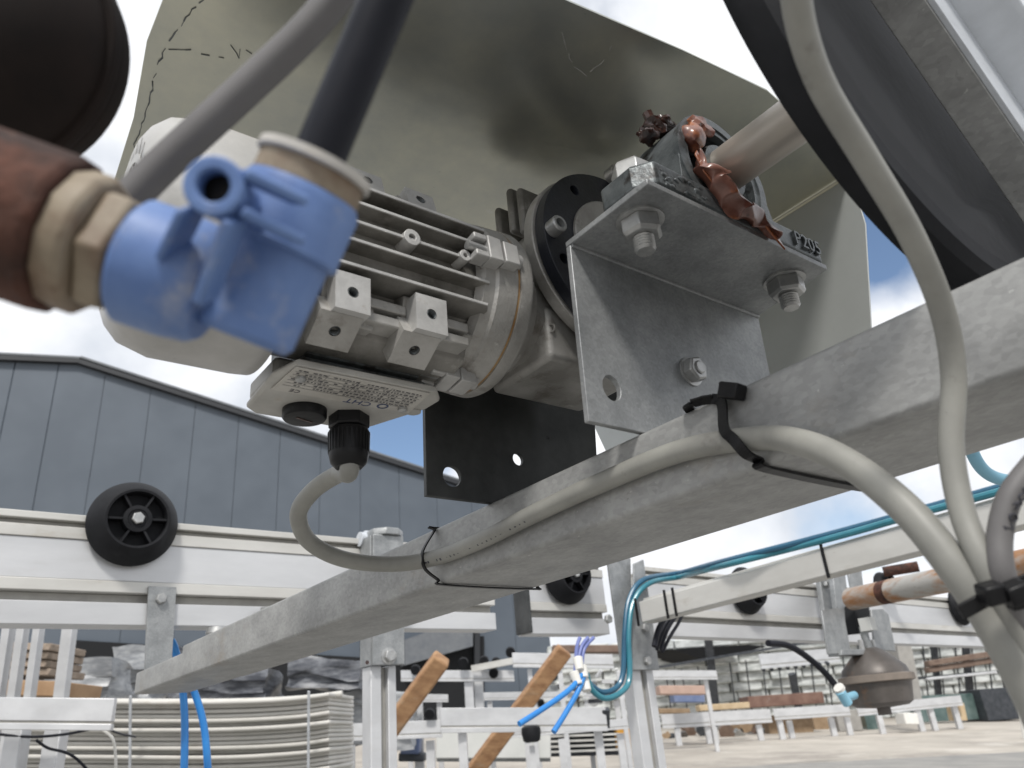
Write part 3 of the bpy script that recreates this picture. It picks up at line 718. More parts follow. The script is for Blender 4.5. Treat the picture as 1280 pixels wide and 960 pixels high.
# ================================================================== CABLES AND TIES
def cable(name, pts, r, m, label, cat='cable', sub=10, n=16, group=None):
    o = obj(name, G().tube(pts, r, n, sub), m, smooth=60); return tag(o, label, cat, group)
XS = BX0 - .0072
cp = [Vector((GX, GY, BZ - .030)), Vector((GX, GY, BZ - .043)), P(424, 592, .585), P(392, 613, .60), P(373, 643, .615), P(387, 677, .635), P(430, 699, .655), P(490, 705, .672)]
for q in ((545, 697), (600, 676), (670, 641), (750, 604), (850, 564)): cp.append(onx(q[0], q[1], XS))
cp += [onx(945, 548, XS), P(1000, 553, .385), P(1060, 579, .355), P(1130, 634, .325), P(1190, 705, .305), P(1238, 775, .295), P(1290, 870, .285), P(1340, 990, .28)]
MPATH = spline(cp, 12)
MC = cable('motor_cable', cp, .0069, 'cable', 'grey motor cable looping from the black gland and strapped along the beam')
cp = [P(985, -90, .245), P(992, -30, .25), P(1003, 40, .262), P(1030, 112, .275), P(1085, 203, .290), P(1140, 296, .305), P(1178, 388, .318), P(1192, 470, .322), P(1189, 560, .318), P(1203, 640, .308), P(1230, 705, .296), P(1262, 765, .290), P(1300, 850, .285), P(1350, 980, .28)]
cable('hanging_cable', cp, .0050, 'cable', 'pale grey cable hanging down in front of the black wheel and the beam')
cp = [P(1330, 540, .30), P(1290, 583, .30), P(1262, 622, .298), P(1250, 668, .295), P(1252, 712, .290), P(1268, 752, .288), P(1300, 800, .285), P(1350, 880, .28)]
oc = cable('signal_cable', cp, .0046, 'cabledark', 'short grey cable with printed letters at the right edge beside the black tie')
g = thing('x', None, None, (0, 0, 0)); bpy.data.objects.remove(g)
for ch, (x, y), an in (('E', (1283, 611), -58), ('U', (1278, 621), -60), ('R', (1272, 631), -62), ('O', (1266, 647), -68), ('Z', (1260, 660), -72), ('2', (1257, 700), -86), ('X', (1259, 713), -92)):
    a = R_(an); u = (RT * math.cos(a) + UP * math.sin(a)); v = (-RT * math.sin(a) + UP * math.cos(a))
    text('printed_letter', ch, .0046, P(x, y, .2915), u, v, 'ink', oc, .0006)
cp = [P(1205, 520, .62), P(1214, 562, .62), P(1232, 590, .62), P(1262, 601, .62), P(1300, 597, .62), P(1340, 570, .62)]
cable('pale_blue_hose', cp, .0050, 'paleblue', 'pale blue air hose curving below the beam at the right edge', 'hose')
def print_marks(par, path, i0, i1, r, step=.004):      # the faint black print that runs along a cable
    g = G(); d_ = 0
    for a, b in zip(path[i0:i1], path[i0 + 1:i1 + 1]):
        n_ = max(1, int((b - a).length / .0032))
        for k in range(n_):
            if random.random() < .3: continue
            p = a.lerp(b, (k + .5) / n_); t_ = (b - a).normalized(); v_ = (CAM - p).normalized(); v_ = (v_ - t_ * v_.dot(t_)).normalized()
            v_ = (v_ + t_.cross(v_) * .35).normalized()
            g.bar(p + v_ * r, p + v_ * r + t_ * random.uniform(.0009, .002), .0002 + .0022 * random.random(), .0003, v_)
    o = obj('printed_mark', g, 'ink', par, smooth=0); o['kind'] = 'stuff'
print_marks(MC, MPATH, 92, 104, .0069); print_marks(MC, MPATH, 106, 120, .0069)
def tie(label, yb, y_top_shift, px_head, r=.0030, th=.0012):
    t = thing('cable_tie', label, 'cable tie', (BX0, yb, BZ0), 'black cable ties around the beam')
    q = min(MPATH, key=lambda p: abs(p.y - yb) + (9 if abs(p.x - XS) > .03 else 0)); zc, xc = q.z, q.x
    out = [(BX0 - .0020, yb + y_top_shift * .4, BZ1 - .003), (xc - .0060, yb + y_top_shift * .25, zc + .0095), (xc - .0090, yb + y_top_shift * .1, zc), (xc - .0062, yb, zc - .0100), (BX0 - .0028, yb, BZ0 + .003), (BX0 + .004, yb, BZ0 - .0012), (BX1 - .004, yb, BZ0 - .0012), (BX1 + .001, yb, BZ0 + .004), (BX1 + .0012, yb + y_top_shift * .5, BZ1 - .004), (BX1 - .004, yb + y_top_shift, BZ1 + .0012), (BX0 + .004, yb + y_top_shift, BZ1 + .0012)]
    pts = spline(out, 5, True)
    g = G(); m = len(pts)
    for i in range(m):
        a, b = pts[i], pts[(i + 1) % m]
        if (b - a).length < 1e-6: continue
        dd = (b - a).normalized(); nrm = dd.cross(Vector((0, 1, 0))).normalized()
        g.bar(a - dd * .0003, b + dd * .0003, r * 2, th, nrm)
    obj('strap', g, 'blackpl', t, smooth=50)
    return t
t = tie('thin black cable tie holding the grey cable to the beam near the cable loop', .580, .01, (552, 694), .0018, .0012)
t = tie('thick black cable tie with square head holding the grey cable beside the bracket', .2395, .045, (935, 552), .0032, .0015)
hp = onx(915, 489, BX0 - .006)
g = G().bar(hp + Vector((0, -.006, -.003)), hp + Vector((0, .006, .003)), .010, .0095, (0, -.3, 1)); obj('tie_head', g, 'blackpl', t, bev=.001)
obj('tie_tail', G().bar(hp + Vector((0, .004, .003)), hp + Vector((.003, .008, .009)), .0035, .0014), 'blackpl', t)
t = thing('cable_tie', 'black cable tie clamping the grey cables together at the right edge', 'cable tie', P(1250, 745, .29), 'black cable ties around the beam')
g = G()
for a, b in (((1200, 766), (1235, 747)), ((1235, 747), (1290, 724))): g.bar(P(a[0], a[1], .282), P(b[0], b[1], .281), .0016, .0058, UP)
obj('strap', g, 'blackpl', t, bev=.0005)
g = G(); g.bar(P(1226, 745, .278), P(1252, 738, .278), .008, .0072, UP); g.bar(P(1256, 746, .276), P(1282, 735, .276), .008, .0072, UP); obj('tie_head', g, 'blackpl', t, bev=.001)
g = G(); g.bar(P(1262, 757, .277), P(1284, 752, .277), .004, .0030, UP); obj('tie_tail', g, 'blackpl', t)

# ================================================================== BLURRED BLUE ELBOW NEXT TO THE LENS
def ax3(px, py): return (RT * px - UP * py).normalized()    # direction across the view
Z0 = .172
k_ = Z0 / FP
t = thing('blue_elbow_fitting', 'blurred blue plastic elbow fitting with a round eyelet close to the lens', 'fitting', P(300, 440, Z0))
dh = (ax3(.945, .33) + FW * .10).normalized(); dvv = (ax3(.37, -.93) + FW * .06).normalized()
C0 = P(350, 389, Z0 + .012)
hb = C0 - dh * (200 * k_)
obj('branch_body', G().lathe(hb, dh, [(0, 76 * k_), (8 * k_, 84 * k_), (60 * k_, 84 * k_), (96 * k_, 80 * k_), (108 * k_, 72 * k_), (112 * k_, 50 * k_), (200 * k_, 44 * k_)], 48), 'bluepl', t)
vb = P(303, 424, Z0 + .012)
obj('socket_body', G().lathe(vb, dvv, [(0, 58 * k_), (10 * k_, 66 * k_), (126 * k_, 69 * k_), (127 * k_, 77 * k_), (132 * k_, 80 * k_), (138 * k_, 78 * k_), (205 * k_, 80 * k_), (216 * k_, 75 * k_)], 48), 'bluepl', t)
nb_ = vb + dvv * (217 * k_)
obj('beige_sleeve', G().lathe(nb_, dvv, [(0, 73 * k_), (28 * k_, 72 * k_)], 48), 'beige', t)
obj('release_collar', G().lathe(nb_ + dvv * (28 * k_), dvv, [(0, 74 * k_), (3 * k_, 79 * k_), (14 * k_, 78 * k_), (16 * k_, 70 * k_), (15 * k_, 36 * k_)], 48, False, False), 'collar', t, smooth=50)
ec = P(272, 236, Z0 - .013)
nrm = (-FW + RT * .06).normalized()
obj('eyelet', G().ring(ec, nrm, 37 * k_ * .94, 20 * k_ * .94, -.0015, .0030, 40), 'bluepl', t, bev=.0006)
g = G()
def rib(a, b, za, zb_, w=.0028, h=.008): g.bar(P(a[0], a[1], za), P(b[0], b[1], zb_), w, h, FW)
rib((242, 258), (213, 318), Z0 - .012, Z0 - .003, .0020)
rib((296, 272), (256, 375), Z0 - .012, Z0 - .004, .0026)
rib((300, 216), (378, 252), Z0 - .013, Z0 - .004, .0024)
rib((296, 262), (375, 300), Z0 - .012, Z0 - .003, .0024)
obj('rib', g, 'bluepl', t, bev=.0008)
obj('eyelet_shade_disc', G().lathe(ec - nrm * .0045, nrm, [(0, 30 * k_), (.001, 30 * k_)], 30), 'blackpl', t)  # black disc, darkness inside the eyelet put into its colour
obj('neck', G().lathe(ec - nrm * .012, nrm, [(0, 31 * k_), (.0104, 31 * k_)], 30, True, False), 'bluepl', t)
# beige threaded adapter and hex, then rusty nut
h0 = hb - dh * (41 * k_)
obj('adapter_nut', G().lathe(h0, dh, [(0, 78 * k_), (6 * k_, 84 * k_), (34 * k_, 84 * k_), (38 * k_, 78 * k_)], 6, ph=.5), 'beige', t, bev=.0012)
h1 = h0 - dh * (43 * k_)
obj('adapter_ring', G().lathe(h1, dh, [(0, 90 * k_), (6 * k_, 94 * k_), (37 * k_, 94 * k_), (42 * k_, 82 * k_)], 12), 'beige', t, bev=.0012)
# rusty chamber port
t2 = thing('rusty_air_chamber', 'out of focus rusty steel port and dark round chamber in the upper left corner', 'air chamber', P(-30, 200, .2))
h2 = h1 - dh * (150 * k_)
obj('hex_port', G().lathe(h2 - dh * .02, dh, [(0, 106 * k_), (.0205 + 146 * k_, 106 * k_), (.020 + 152 * k_, 100 * k_)], 14), 'rust', t2, bev=.001)
cc_ = P(-35, 42, .262)
g = G(); g.lathe(cc_ + FW * .03, -FW, [(0, .030), (.010, .044), (.022, .0475), (.034, .044), (.046, .034), (.053, .018), (.055, .004)], 64)
obj('chamber_shell', g, 'darkrubber', t2)
obj('chamber_rim', G().ring(cc_ + FW * .006, -FW, .0482, .044, 0, .005, 64), 'darkrubber', t2, bev=.001)
t = obj('black_air_tube', G().tube([nb_ - dvv * .01, nb_ + dvv * .015, nb_ + dvv * .045, nb_ + dvv * .10], .0063, 24, 8), 'blackhose')
tag(t, 'thick black air tube rising out of the blurred blue fitting', 'tube')
t = obj('blurred_grey_cable', G().tube([P(150, 262, .215), P(200, 210, .218), P(300, 118, .222), P(380, 42, .224), P(430, -18, .225), P(470, -80, .225)], lambda k: .0050, 20, 8), 'cabledark')
tag(t, 'out of focus grey cable passing behind the black tube and the blue fitting', 'cable')

# ================================================================== FAR CONVEYOR RAILS
YR = 1.72
def rail(parent, x0, x1, dz=0., slope=0., y=YR, zs=1.):
    def zz(x, z): return z + dz + (x - x0) * slope
    def strip(nm, z0, z1, ya, yb_, m, a=0., b=0.):
        g = G(); xa, xb = x0 + a, x1 - b
        vs = []
        for x in (xa, xb):
            vs += [(x, ya, zz(x, z0)), (x, yb_, zz(x, z0)), (x, yb_, zz(x, z1)), (x, ya, zz(x, z1))]
        g.add(vs, [(0, 1, 2, 3), (7, 6, 5, 4), (0, 4, 5, 1), (1, 5, 6, 2), (2, 6, 7, 3), (3, 7, 4, 0)])
        return obj(nm, g, m, parent, bev=.0015)
    strip('top_strip', 1.258, 1.272, y - .006, y + .02, 'alu_dirty')
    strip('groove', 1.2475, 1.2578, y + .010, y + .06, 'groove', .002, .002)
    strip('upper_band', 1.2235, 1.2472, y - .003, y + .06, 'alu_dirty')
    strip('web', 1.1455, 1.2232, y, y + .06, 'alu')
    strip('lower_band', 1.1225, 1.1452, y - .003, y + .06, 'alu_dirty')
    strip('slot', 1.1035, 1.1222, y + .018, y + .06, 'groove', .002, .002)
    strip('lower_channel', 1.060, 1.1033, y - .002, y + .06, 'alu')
def roller(parent, x, z, y=YR - .005, r=.088, s=1.):
    ro = obj('roller', G().lathe((x, y, z), (0, -1, 0), [(0, r * .86), (.004, r * .97), (.010, r), (.016, r * .985), (.030, r * .88), (.054, r * .72), (.056, r * .69), (.0555, r * .64), (.030, r * .62)], 64), 'rubber', parent)
    ro['label'] = 'black cone shaped rubber guide roller with a six spoke face'
    g = G(); g.lathe((x, y - .031, z), (0, -1, 0), [(0, r * .32), (.022, r * .31), (.023, r * .22), (.021, r * .2), (.021, r * .14)], 32)
    obj('hub', g, 'rubber', ro)
    for k in range(6):
        th = R_(60 * k + 2); d = Vector((math.cos(th), 0, math.sin(th)))
        c = Vector((x, y - .041, z)); obj('spoke', G().bar(c + d * r * .28, c + d * r * .67, r * .05, .020, (0, 1, 0)), 'rubber', ro)
    hexbolt(ro, (x, y - .052, z), (0, -1, 0), r * .125, .008, name='axle_bolt')
    return ro
t = thing('conveyor_rail', 'white aluminium conveyor side rail with a black cone roller at left', 'conveyor rail', (.3, YR, 1.05), 'white aluminium conveyor rails across the yard')
rail(t, -.75, 1.245, 0, -.004)
roller(t, .3285, 1.2560)
obj('clamp_stop', G().lathe((.52, YR - .004, 1.052), (0, 0, -1), [(0, .022), (.012, .024), (.018, .020)], 20), 'bolt', t)
obj('clamp_stop', G().lathe((.62, YR - .03, 1.0905), (0, 0, -1), [(0, .020), (.011, .020), (.012, .010), (.03, .010)], 20), 'bolt', t)
g = G(); g.lathe((.842, YR - .012, 1.262), (1, 0, 0), [(0, .018), (.012, .016), (.014, .022), (.04, .022)], 20); obj('end_roller', g, 'galv_light', t)
t = thing('conveyor_rail', 'short piece of white conveyor rail with black end cap between the posts', 'conveyor rail', (1.5, YR, 1.05), 'white aluminium conveyor rails across the yard')
rail(t, 1.362, 1.655, -.018, 0)
roller(t, 1.497, 1.200, r=.080)
obj('end_cap', G().plate((1.348, 0, 0), (0, 1, 0), (0, 0, 1), [(YR - .01, 1.045), (YR + .05, 1.045), (YR + .05, 1.24), (YR - .01, 1.24)], .012), 'darkplate', t, bev=.001)
t = thing('conveyor_rail', 'long white conveyor rail behind the brown air chamber at right', 'conveyor rail', (3, YR, 1.0), 'white aluminium conveyor rails across the yard')
rail(t, 1.83, 6.2, -.022, -.0205)
roller(t, 2.322, 1.188, r=.082); roller(t, 3.894, 1.168, r=.085)
rl = roller(t, 3.257, 1.235, r=.062)
# hanging strap
t = thing('hanger_strap', 'grey flat steel strap bolted to the left rail and reaching down to the beam end', 'bracket', (.405, YR - .01, .96))
obj('strap_plate', G().plate((0, YR - .005, 0), (1, 0, 0), (0, 0, 1), [(.373, 1.131), (.427, 1.131), (.433, .955), (.384, .955)], .008), 'galv', t, bev=.001)
hexbolt(t, (.3985, YR - .013, 1.106), (0, -1, 0), .0095, .010, washer=.0, name='bolt')
# posts
def post(x0, x1, y0, y1, zt, label, mid):
    t = thing('support_post', label, 'post', ((x0 + x1) / 2, (y0 + y1) / 2, gz(x0, y0)), 'slotted aluminium posts of the conveyor')
    w = x1 - x0; zb_ = gz(x0, y0)
    g = G()
    g.box((x0 + w * .04, y0 + .004, zb_), (x0 + w * .42, y1, zt)); g.box((x0 + w * .66, y0 + .004, zb_), (x1 - w * .04, y1, zt)); 
    obj('post_profile', g, 'alu', t, bev=.002)
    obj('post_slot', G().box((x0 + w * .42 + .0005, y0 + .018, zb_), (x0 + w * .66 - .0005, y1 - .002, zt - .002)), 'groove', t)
    return t
X1, X2, X3 = ony(464, 835, 1.655).x, ony(504, 835, 1.655).x, ony(499, 880, 1.66).x
t = post(X1 + .002, X3, 1.663, 1.71, ony(480, 832, 1.66).z, 'galvanised post cap on a slotted aluminium post left of the timber', 0)
obj('post_cap', G().plate((0, 1.655, 0), (1, 0, 0), (0, 0, 1), [(X1, ony(480, 832, 1.655).z), (X2, ony(480, 832, 1.655).z), (X2 + .004, 1.262), (X1 + .004, 1.262)], .007), 'galv', t, bev=.002)
obj('post_cap_side', G().box((X1 - .0005, 1.6555, ony(480, 832, 1.655).z + .001), (X1 + .006, 1.71, 1.26)), 'galv', t, bev=.001)
hexbolt(t, ony(486, 820, 1.648), (0, -1, 0), .0125, .010, washer=.019)
obj('small_hole', G().lathe(ony(459, 828, 1.6485), (0, 1, 0), [(-.0004, .0045), (.0005, .0045)], 14), 'greasefill', t)  # dark disc on the surface, shade of the hole put into its colour
cap = G().lathe((X2 - .03, 1.68, 1.262), (0, 0, 1), [(0, .045), (.014, .045), (.018, .042)], 8, ph=.4); obj('cap_block', cap, 'galv', t, bev=.002)
XQ = 1.66
qx = lambda px, py, y=1.60: ony(px, py, y).x
t = post(qx(800, 900), qx(830, 900), 1.607, 1.65, ony(800, 834, 1.6).z, 'slotted aluminium post carrying the teal hose and cross bar', 0)
a = [ony(*q, 1.6) for q in ((790, 705), (802, 700), (822, 838), (788, 838))]
obj('post_plate', G().plate((0, 1.598, 0), (1, 0, 0), (0, 0, 1), [(p.x, p.z) for p in a], .006), 'galv', t, bev=.002)
a = [ony(*q, 1.62) for q in ((757, 700), (786, 698), (790, 842), (776, 842))]
obj('post_plate', G().plate((0, 1.618, 0), (1, 0, 0), (0, 0, 1), [(p.x, p.z) for p in a], .006), 'galv', t, bev=.002)
for q in ((805, 785), (808, 826)):
    c = ony(*q, 1.592); hexbolt(t, c, (0, -1, 0), .011, .011, name='bolt')
c = ony(759, 774, 1.61); hexbolt(t, c, (0, -1, 0), .011, .011, name='bolt')
# cross bar with teal hoses
p0, p1 = onx(805, 748, 1.60), onx(1300, 606, 1.60)
t = thing('cross_bar', 'white aluminium cross bar running right from the post with teal hoses on its top', 'bar', tuple(p0))
TY0, TY1 = p0.y + .02, p1.y - .35
zt = (p0.z + p1.z) / 2
def crossz(y): return p0.z + (y - p0.y) * (p1.z - p0.z) / (p1.y - p0.y)
g = G(); g.bar((1.622, TY0, crossz(TY0) - .034), (1.622, TY1, crossz(TY1) - .034), .050, .058); obj('bar_profile', g, 'alu_dirty', t, bev=.004)
g = G(); g.bar((1.632, TY0, crossz(TY0) - .001), (1.632, TY1, crossz(TY1) - .001), .03, .010); obj('bar_top_strip', g, 'alu_dirty', t, bev=.002)
for y in (TY0 + .01, TY0 - .10, TY0 - .13, .95):
    g = G().bar((1.5955, y, crossz(y) - .068), (1.5955, y, crossz(y) + .006), .006, .004, (1, 0, 0)); obj('tape_band', g, 'blackpl', t)

hz = lambda px, py, x=1.593: onx(px, py, x)
pts = [ony(787, 1010, 1.58), ony(786, 900, 1.58), ony(785, 845, 1.575), ony(786, 790, 1.57), ony(792, 752, 1.57), ony(812, 729, 1.56), ony(850, 721, 1.57)]
hs = [hz(900, 708), hz(980, 688), hz(1060, 667), hz(1140, 644), hz(1240, 617), hz(1300, 600)]
t = obj('teal_hose', G().tube([ony(733, 842, 1.57), ony(740, 862, 1.57), ony(757, 873, 1.57), ony(778, 864, 1.57), ony(787, 845, 1.572)] + pts[3:] + hs, .0075, 10, 8), 'teal')
tag(t, 'teal air hose bending over the post and along the cross bar, outer one', 'hose', 'teal air hoses')
t = obj('teal_hose', G().tube([ony(728, 838, 1.59), ony(736, 853, 1.59), ony(752, 865, 1.59), ony(770, 860, 1.59), ony(779, 840, 1.585), ony(781, 790, 1.578), ony(787, 748, 1.578), ony(806, 724, 1.57), ony(850, 716, 1.58), hz(900, 703, 1.6), hz(1060, 662, 1.6), hz(1300, 595, 1.6)], .0075, 10, 8), 'tealdk')
tag(t, 'darker teal air hose lying behind the first one along the cross bar', 'hose', 'teal air hoses')
# grey wires below the cross bar
for i, (a, b, c, d) in enumerate((((852, 745), (838, 762), (824, 785), (818, 808)), ((858, 745), (846, 768), (834, 788), (826, 812)), ((862, 745), (850, 775), (838, 795), (828, 815)), ((856, 745), (842, 768), (830, 786), (821, 812)))):
    t = obj('thin_wire', G().tube([ony(*q, 1.52 + .01 * i) for q in (a, b, c, d)], .008 if i == 0 else .005, 8, 6), 'blackhose')
    tag(t, ('thickest of the dark grey wires hanging below the cross bar beside the post', 'thin dark grey wire hanging directly right of the thickest one below the cross bar', 'thin dark wire farthest from the post among those below the cross bar', 'thin dark wire crossing between the others below the cross bar')[i], 'wire', 'thin wires below the cross bar')
# blue tube stubs with push fittings
t = thing('tube_connector', 'cluster of off-white push fittings joining violet and bright blue tubes', 'connector', tuple(ony(727, 850, 1.56)))
g = G()
for a, b, r in (((722, 822), (725, 838), .013), ((727, 833), (730, 848), .014), ((717, 840), (723, 856), .013), ((730, 850), (734, 864), .013)):
    g.cyl(ony(*a, 1.56), ony(*b, 1.55), r, r * .85, n=14)
obj('push_fitting', g, 'white', t, bev=.002)
for nm, pp, lab in (('blue_tube', ((728, 843), (712, 862), (680, 885), (649, 905)), 'bright blue tube stub pointing left from the fittings'), ('blue_tube', ((730, 845), (722, 865), (706, 893), (692, 915)), 'bright blue tube stub pointing down from the fittings')):
    t = obj(nm, G().tube([ony(*q, 1.55) for q in pp], .0068, 12, 6), 'blue'); tag(t, lab, 'tube', 'bright blue air tubes')
for i, pp in enumerate((((735, 797), (727, 808), (722, 826)), ((725, 797), (721, 810), (719, 840)), ((742, 797), (730, 812), (727, 838)))):
    t = obj('violet_tube', G().tube([ony(*q, 1.60) for q in pp], .005, 10, 6), 'violet'); tag(t, ('middle violet blue tube dropping from the rail into the white fittings', 'violet blue tube nearest the long timber above the white fittings', 'violet blue tube nearest the slotted post above the white fittings')[i], 'tube', 'violet blue tubes')
for i, (pp, lab) in enumerate(((((214, 800), (220, 815), (228, 860), (231, 910), (229, 1000)), 'bright blue tube hanging behind the beam end, left one'), (((212, 800), (228, 835), (244, 868), (256, 915), (262, 1000)), 'bright blue tube hanging behind the beam end, right one'))):
    t = obj('blue_tube', G().tube([ony(*q, 1.80) for q in pp], .0075, 12, 8), 'blue'); tag(t, lab, 'tube', 'bright blue air tubes')

# ================================================================== AIR CHAMBER AND ITS SUSPENSION
YA = 1.50
def a_(px, py, y=YA): return ony(px, py, y)
t = thing('air_chamber', 'brown black air brake chamber with a bolted clamp band hanging below the rusty pipe', 'air chamber', tuple(a_(1095, 880)))
ctr = a_(1095, 848); Rr = 43 * 2.608 / FP
kk = Rr / 43.
prof = [(-34, 8), (-32, 30), (-28, 36), (-6, 40), (-4, 43), (3, 43), (5, 40), (12, 38), (28, 22), (33, 16), (36, 10)]
obj('chamber_body', G().lathe(ctr, (0, 0, 1), [(a * kk, b * kk) for a, b in prof], 48), 'chamber', t)
obj('clamp_band', G().lathe(ctr, (0, 0, 1), [(-5 * kk, 42 * kk), (-4 * kk, 45 * kk), (3 * kk, 45 * kk), (4 * kk, 42 * kk)], 48), mat('rusty_clamp_band', (.20, .17, .145), (.30, .25, .21), .6, .3, 8), t)
obj('side_port', G().cyl(ctr + Vector((43 * kk, 0, 0)), ctr + Vector((54 * kk, 0, 0)), 4 * kk, n=12), 'rust', t)
obj('bottom_stub', G().cyl(ctr - Vector((0, 0, 33 * kk)), ctr - Vector((0, 0, 42 * kk)), 8 * kk, n=16), 'chamber', t)
for dx in (-14, 14): obj('mounting_stud', G().cyl(ctr + Vector((dx * kk, 0, 24 * kk)), ctr + Vector((dx * kk, 0, 46 * kk)), 3 * kk, n=10), 'bolt', t)
obj('push_rod', G().cyl(ctr + Vector((0, 0, 30 * kk)), ctr + Vector((0, 0, 62 * kk)), 5 * kk, n=14), 'galv', t)
obj('rod_clevis', G().bar(ctr + Vector((0, -.02, 56 * kk)), ctr + Vector((0, -.02, 72 * kk)), .04, 14 * kk, (1, 0, 0)), 'cabinet', t)
def pxplate(nm, px, y, th, m, par, bev=.002):
    a = [ony(*q, y) for q in px]
    return obj(nm, G().plate((0, y + th, 0), (1, 0, 0), (0, 0, 1), [(p.x, p.z) for p in a], th), m, par, bev=bev)
t = thing('suspension_bracket', 'grey steel hanger plates between the long rail and the brown air chamber', 'bracket', tuple(a_(1070, 818)))
pxplate('hanger_plate', [(1023, 712), (1040, 710), (1046, 760), (1040, 818), (1030, 760)], 1.66, .02, 'galv', t)
pxplate('hanger_plate', [(1040, 709), (1056, 712), (1064, 776), (1058, 782), (1046, 760)], 1.60, .02, 'galv', t)
pxplate('hanger_plate', [(1027, 763), (1048, 760), (1055, 766), (1064, 816), (1036, 818)], 1.50, .008, 'galv', t)
pxplate('hanger_plate', [(1089, 762), (1104, 761), (1111, 768), (1120, 814), (1094, 812)], 1.50, .008, 'galv', t)
pxplate('cross_plate', [(1052, 812), (1096, 811), (1096, 818), (1052, 819)], 1.49, .05, 'galv', t)
pxplate('upright_block', [(1068, 756), (1086, 752), (1090, 790), (1070, 792)], 1.56, .05, 'black', t)
hexbolt(t, ony(1032, 731, 1.655), (0, -1, 0), .012, .012, name='bolt')
pxplate('backing_plate', [(1060, 712), (1077, 712), (1080, 738), (1066, 742)], 1.64, .01, 'galv', t)
g = G(); a, b = a_(1064, 750, 1.5), ony(1330, 692, 1.5)
a = P(1064, 749, 2.75); b = P(1340, 692, 2.0)
t = obj('rusty_pipe', G().cyl(a, b, .0385, n=28), 'pipe'); tag(t, 'rust streaked steel pipe running right from the hanger plates', 'pipe')
pd = (b - a).normalized(); obj('rust_ring', G().cyl(a + pd * .16, a + pd * .20, .0388, n=28), 'rust', t)
obj('pipe_bore', G().cyl(a - (b - a).normalized() * .0006, a + (b - a).normalized() * .001, .031, n=24), 'greasefill', t)  # dark disc on the closed end, shade inside the pipe as colour
t = obj('pipe_stub', G().cyl(P(1104, 715, 3.2), P(1148, 708, 3.15), .021, n=20), 'rust'); tag(t, 'short rusty pipe stub on the far side of the rusty pipe', 'pipe')
g = G().tube([a_(960, 804), a_(985, 807), a_(1010, 822), a_(1035, 845), a_(1052, 868)], .010, 10, 8)
t = obj('black_hose', g, 'blackhose'); tag(t, 'black air hose curving down to the small blue fitting of the air chamber', 'hose')
t = thing('small_blue_fitting', 'small pale blue elbow fitting at the end of the black hose', 'fitting', tuple(a_(1058, 880)))
obj('fitting_body', G().cyl(a_(1050, 864, 1.48), a_(1060, 880, 1.48), .016, n=16), 'paleblue', t, bev=.002)
obj('fitting_branch', G().cyl(a_(1056, 873, 1.48), a_(1068, 869, 1.50), .013, n=16), 'paleblue', t, bev=.002)
obj('fitting_collar', G().cyl(a_(1048, 859, 1.48), a_(1050.5, 862, 1.48), .017, n=16), 'white', t)

# ================================================================== SHED
t = thing('grey_shed', 'large dark grey clad industrial shed with a low pitched roof behind the rails', 'building', tuple(P(300, 900, 30)))
rd = Vector((0, 0, 0))
# facade plane: horizontal direction from its vanishing point, through a point 30 m away
fd = rayd(2707, 738).normalized(); fd.z = 0; fd.normalize(); fn = Vector((fd.y, -fd.x, 0))
if fn.dot(-FW) < 0: fn = -fn
F0 = P(100, 448, 31)
def onf(px, py, off=0.):
    v = rayd(px, py); p = F0 + fn * off; return CAM + v * ((p - CAM).dot(fn) / v.dot(fn))
def fc(p): q = p - F0; return (q.dot(fd), q.z)
seams = [-150, -92, -33, 10, 66, 127, 187, 245, 300, 352, 402, 450, 496, 540]
roof = lambda s: max(-40, 0)
rl_, rm, rr_ = fc(onf(-170, 440)), fc(onf(100, 452)), fc(onf(530, 590))
def roofz(s): 
    if s < rm[0]: k = (rm[1] - rl_[1]) / (rm[0] - rl_[0]); return rm[1] + k * (s - rm[0])
    k = (rr_[1] - rm[1]) / (rr_[0] - rm[0]); return rm[1] + k * (s - rm[0])
sx = [fc(onf(px, 500))[0] for px in seams]
while sx[-1] < fc(onf(645, 700))[0]: sx.append(sx[-1] + (sx[8] - sx[4]) / 4)
base_z = -.6 - F0.z
for i in range(len(sx) - 1):
    a, b = sx[i] + .007, sx[i + 1] - .007
    lo_ = base_z
    if roofz(b) - lo_ < .3: continue
    g = G().plate(F0, fd, (0, 0, 1), [(a, lo_), (b, lo_), (b, roofz(b)), (a, roofz(a))], .08)
    obj('wall_panel', g, 'clad', t, bev=.02, bseg=1)
g = G().plate(F0 - fn * .12 - fd.cross(Vector((0, 0, 1))) * 0, fd, (0, 0, 1), [(sx[0], base_z), (sx[-1], base_z), (sx[-1], max(base_z + .1, roofz(sx[-1]))), (rm[0], rm[1] - .02), (sx[0], roofz(sx[0]) - .02)], .10)
obj('wall_backing', g, 'trimdark', t)
g = G()
for (s0, s1) in ((sx[0], rm[0]), (rm[0], sx[-1])):
    pa, pb = F0 + fd * s0 + Vector((0, 0, roofz(s0))), F0 + fd * s1 + Vector((0, 0, roofz(s1)))
    g.bar(pa + fn * .12 + Vector((0, 0, .10)), pb + fn * .12 + Vector((0, 0, .06)), .3, .12)
obj('verge_flashing', g, 'trim', t, bev=.03)
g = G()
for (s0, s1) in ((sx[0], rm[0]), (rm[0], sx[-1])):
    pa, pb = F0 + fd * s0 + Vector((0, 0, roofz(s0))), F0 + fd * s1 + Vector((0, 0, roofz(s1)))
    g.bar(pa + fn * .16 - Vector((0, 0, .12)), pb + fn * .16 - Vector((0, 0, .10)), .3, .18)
obj('lower_verge_trim', g, 'trimdark', t)  # dark trim strip below the grey flashing
g = G()
e0, e1 = F0 + fd * sx[0], F0 + fd * sx[-1]
back = -fn * 30
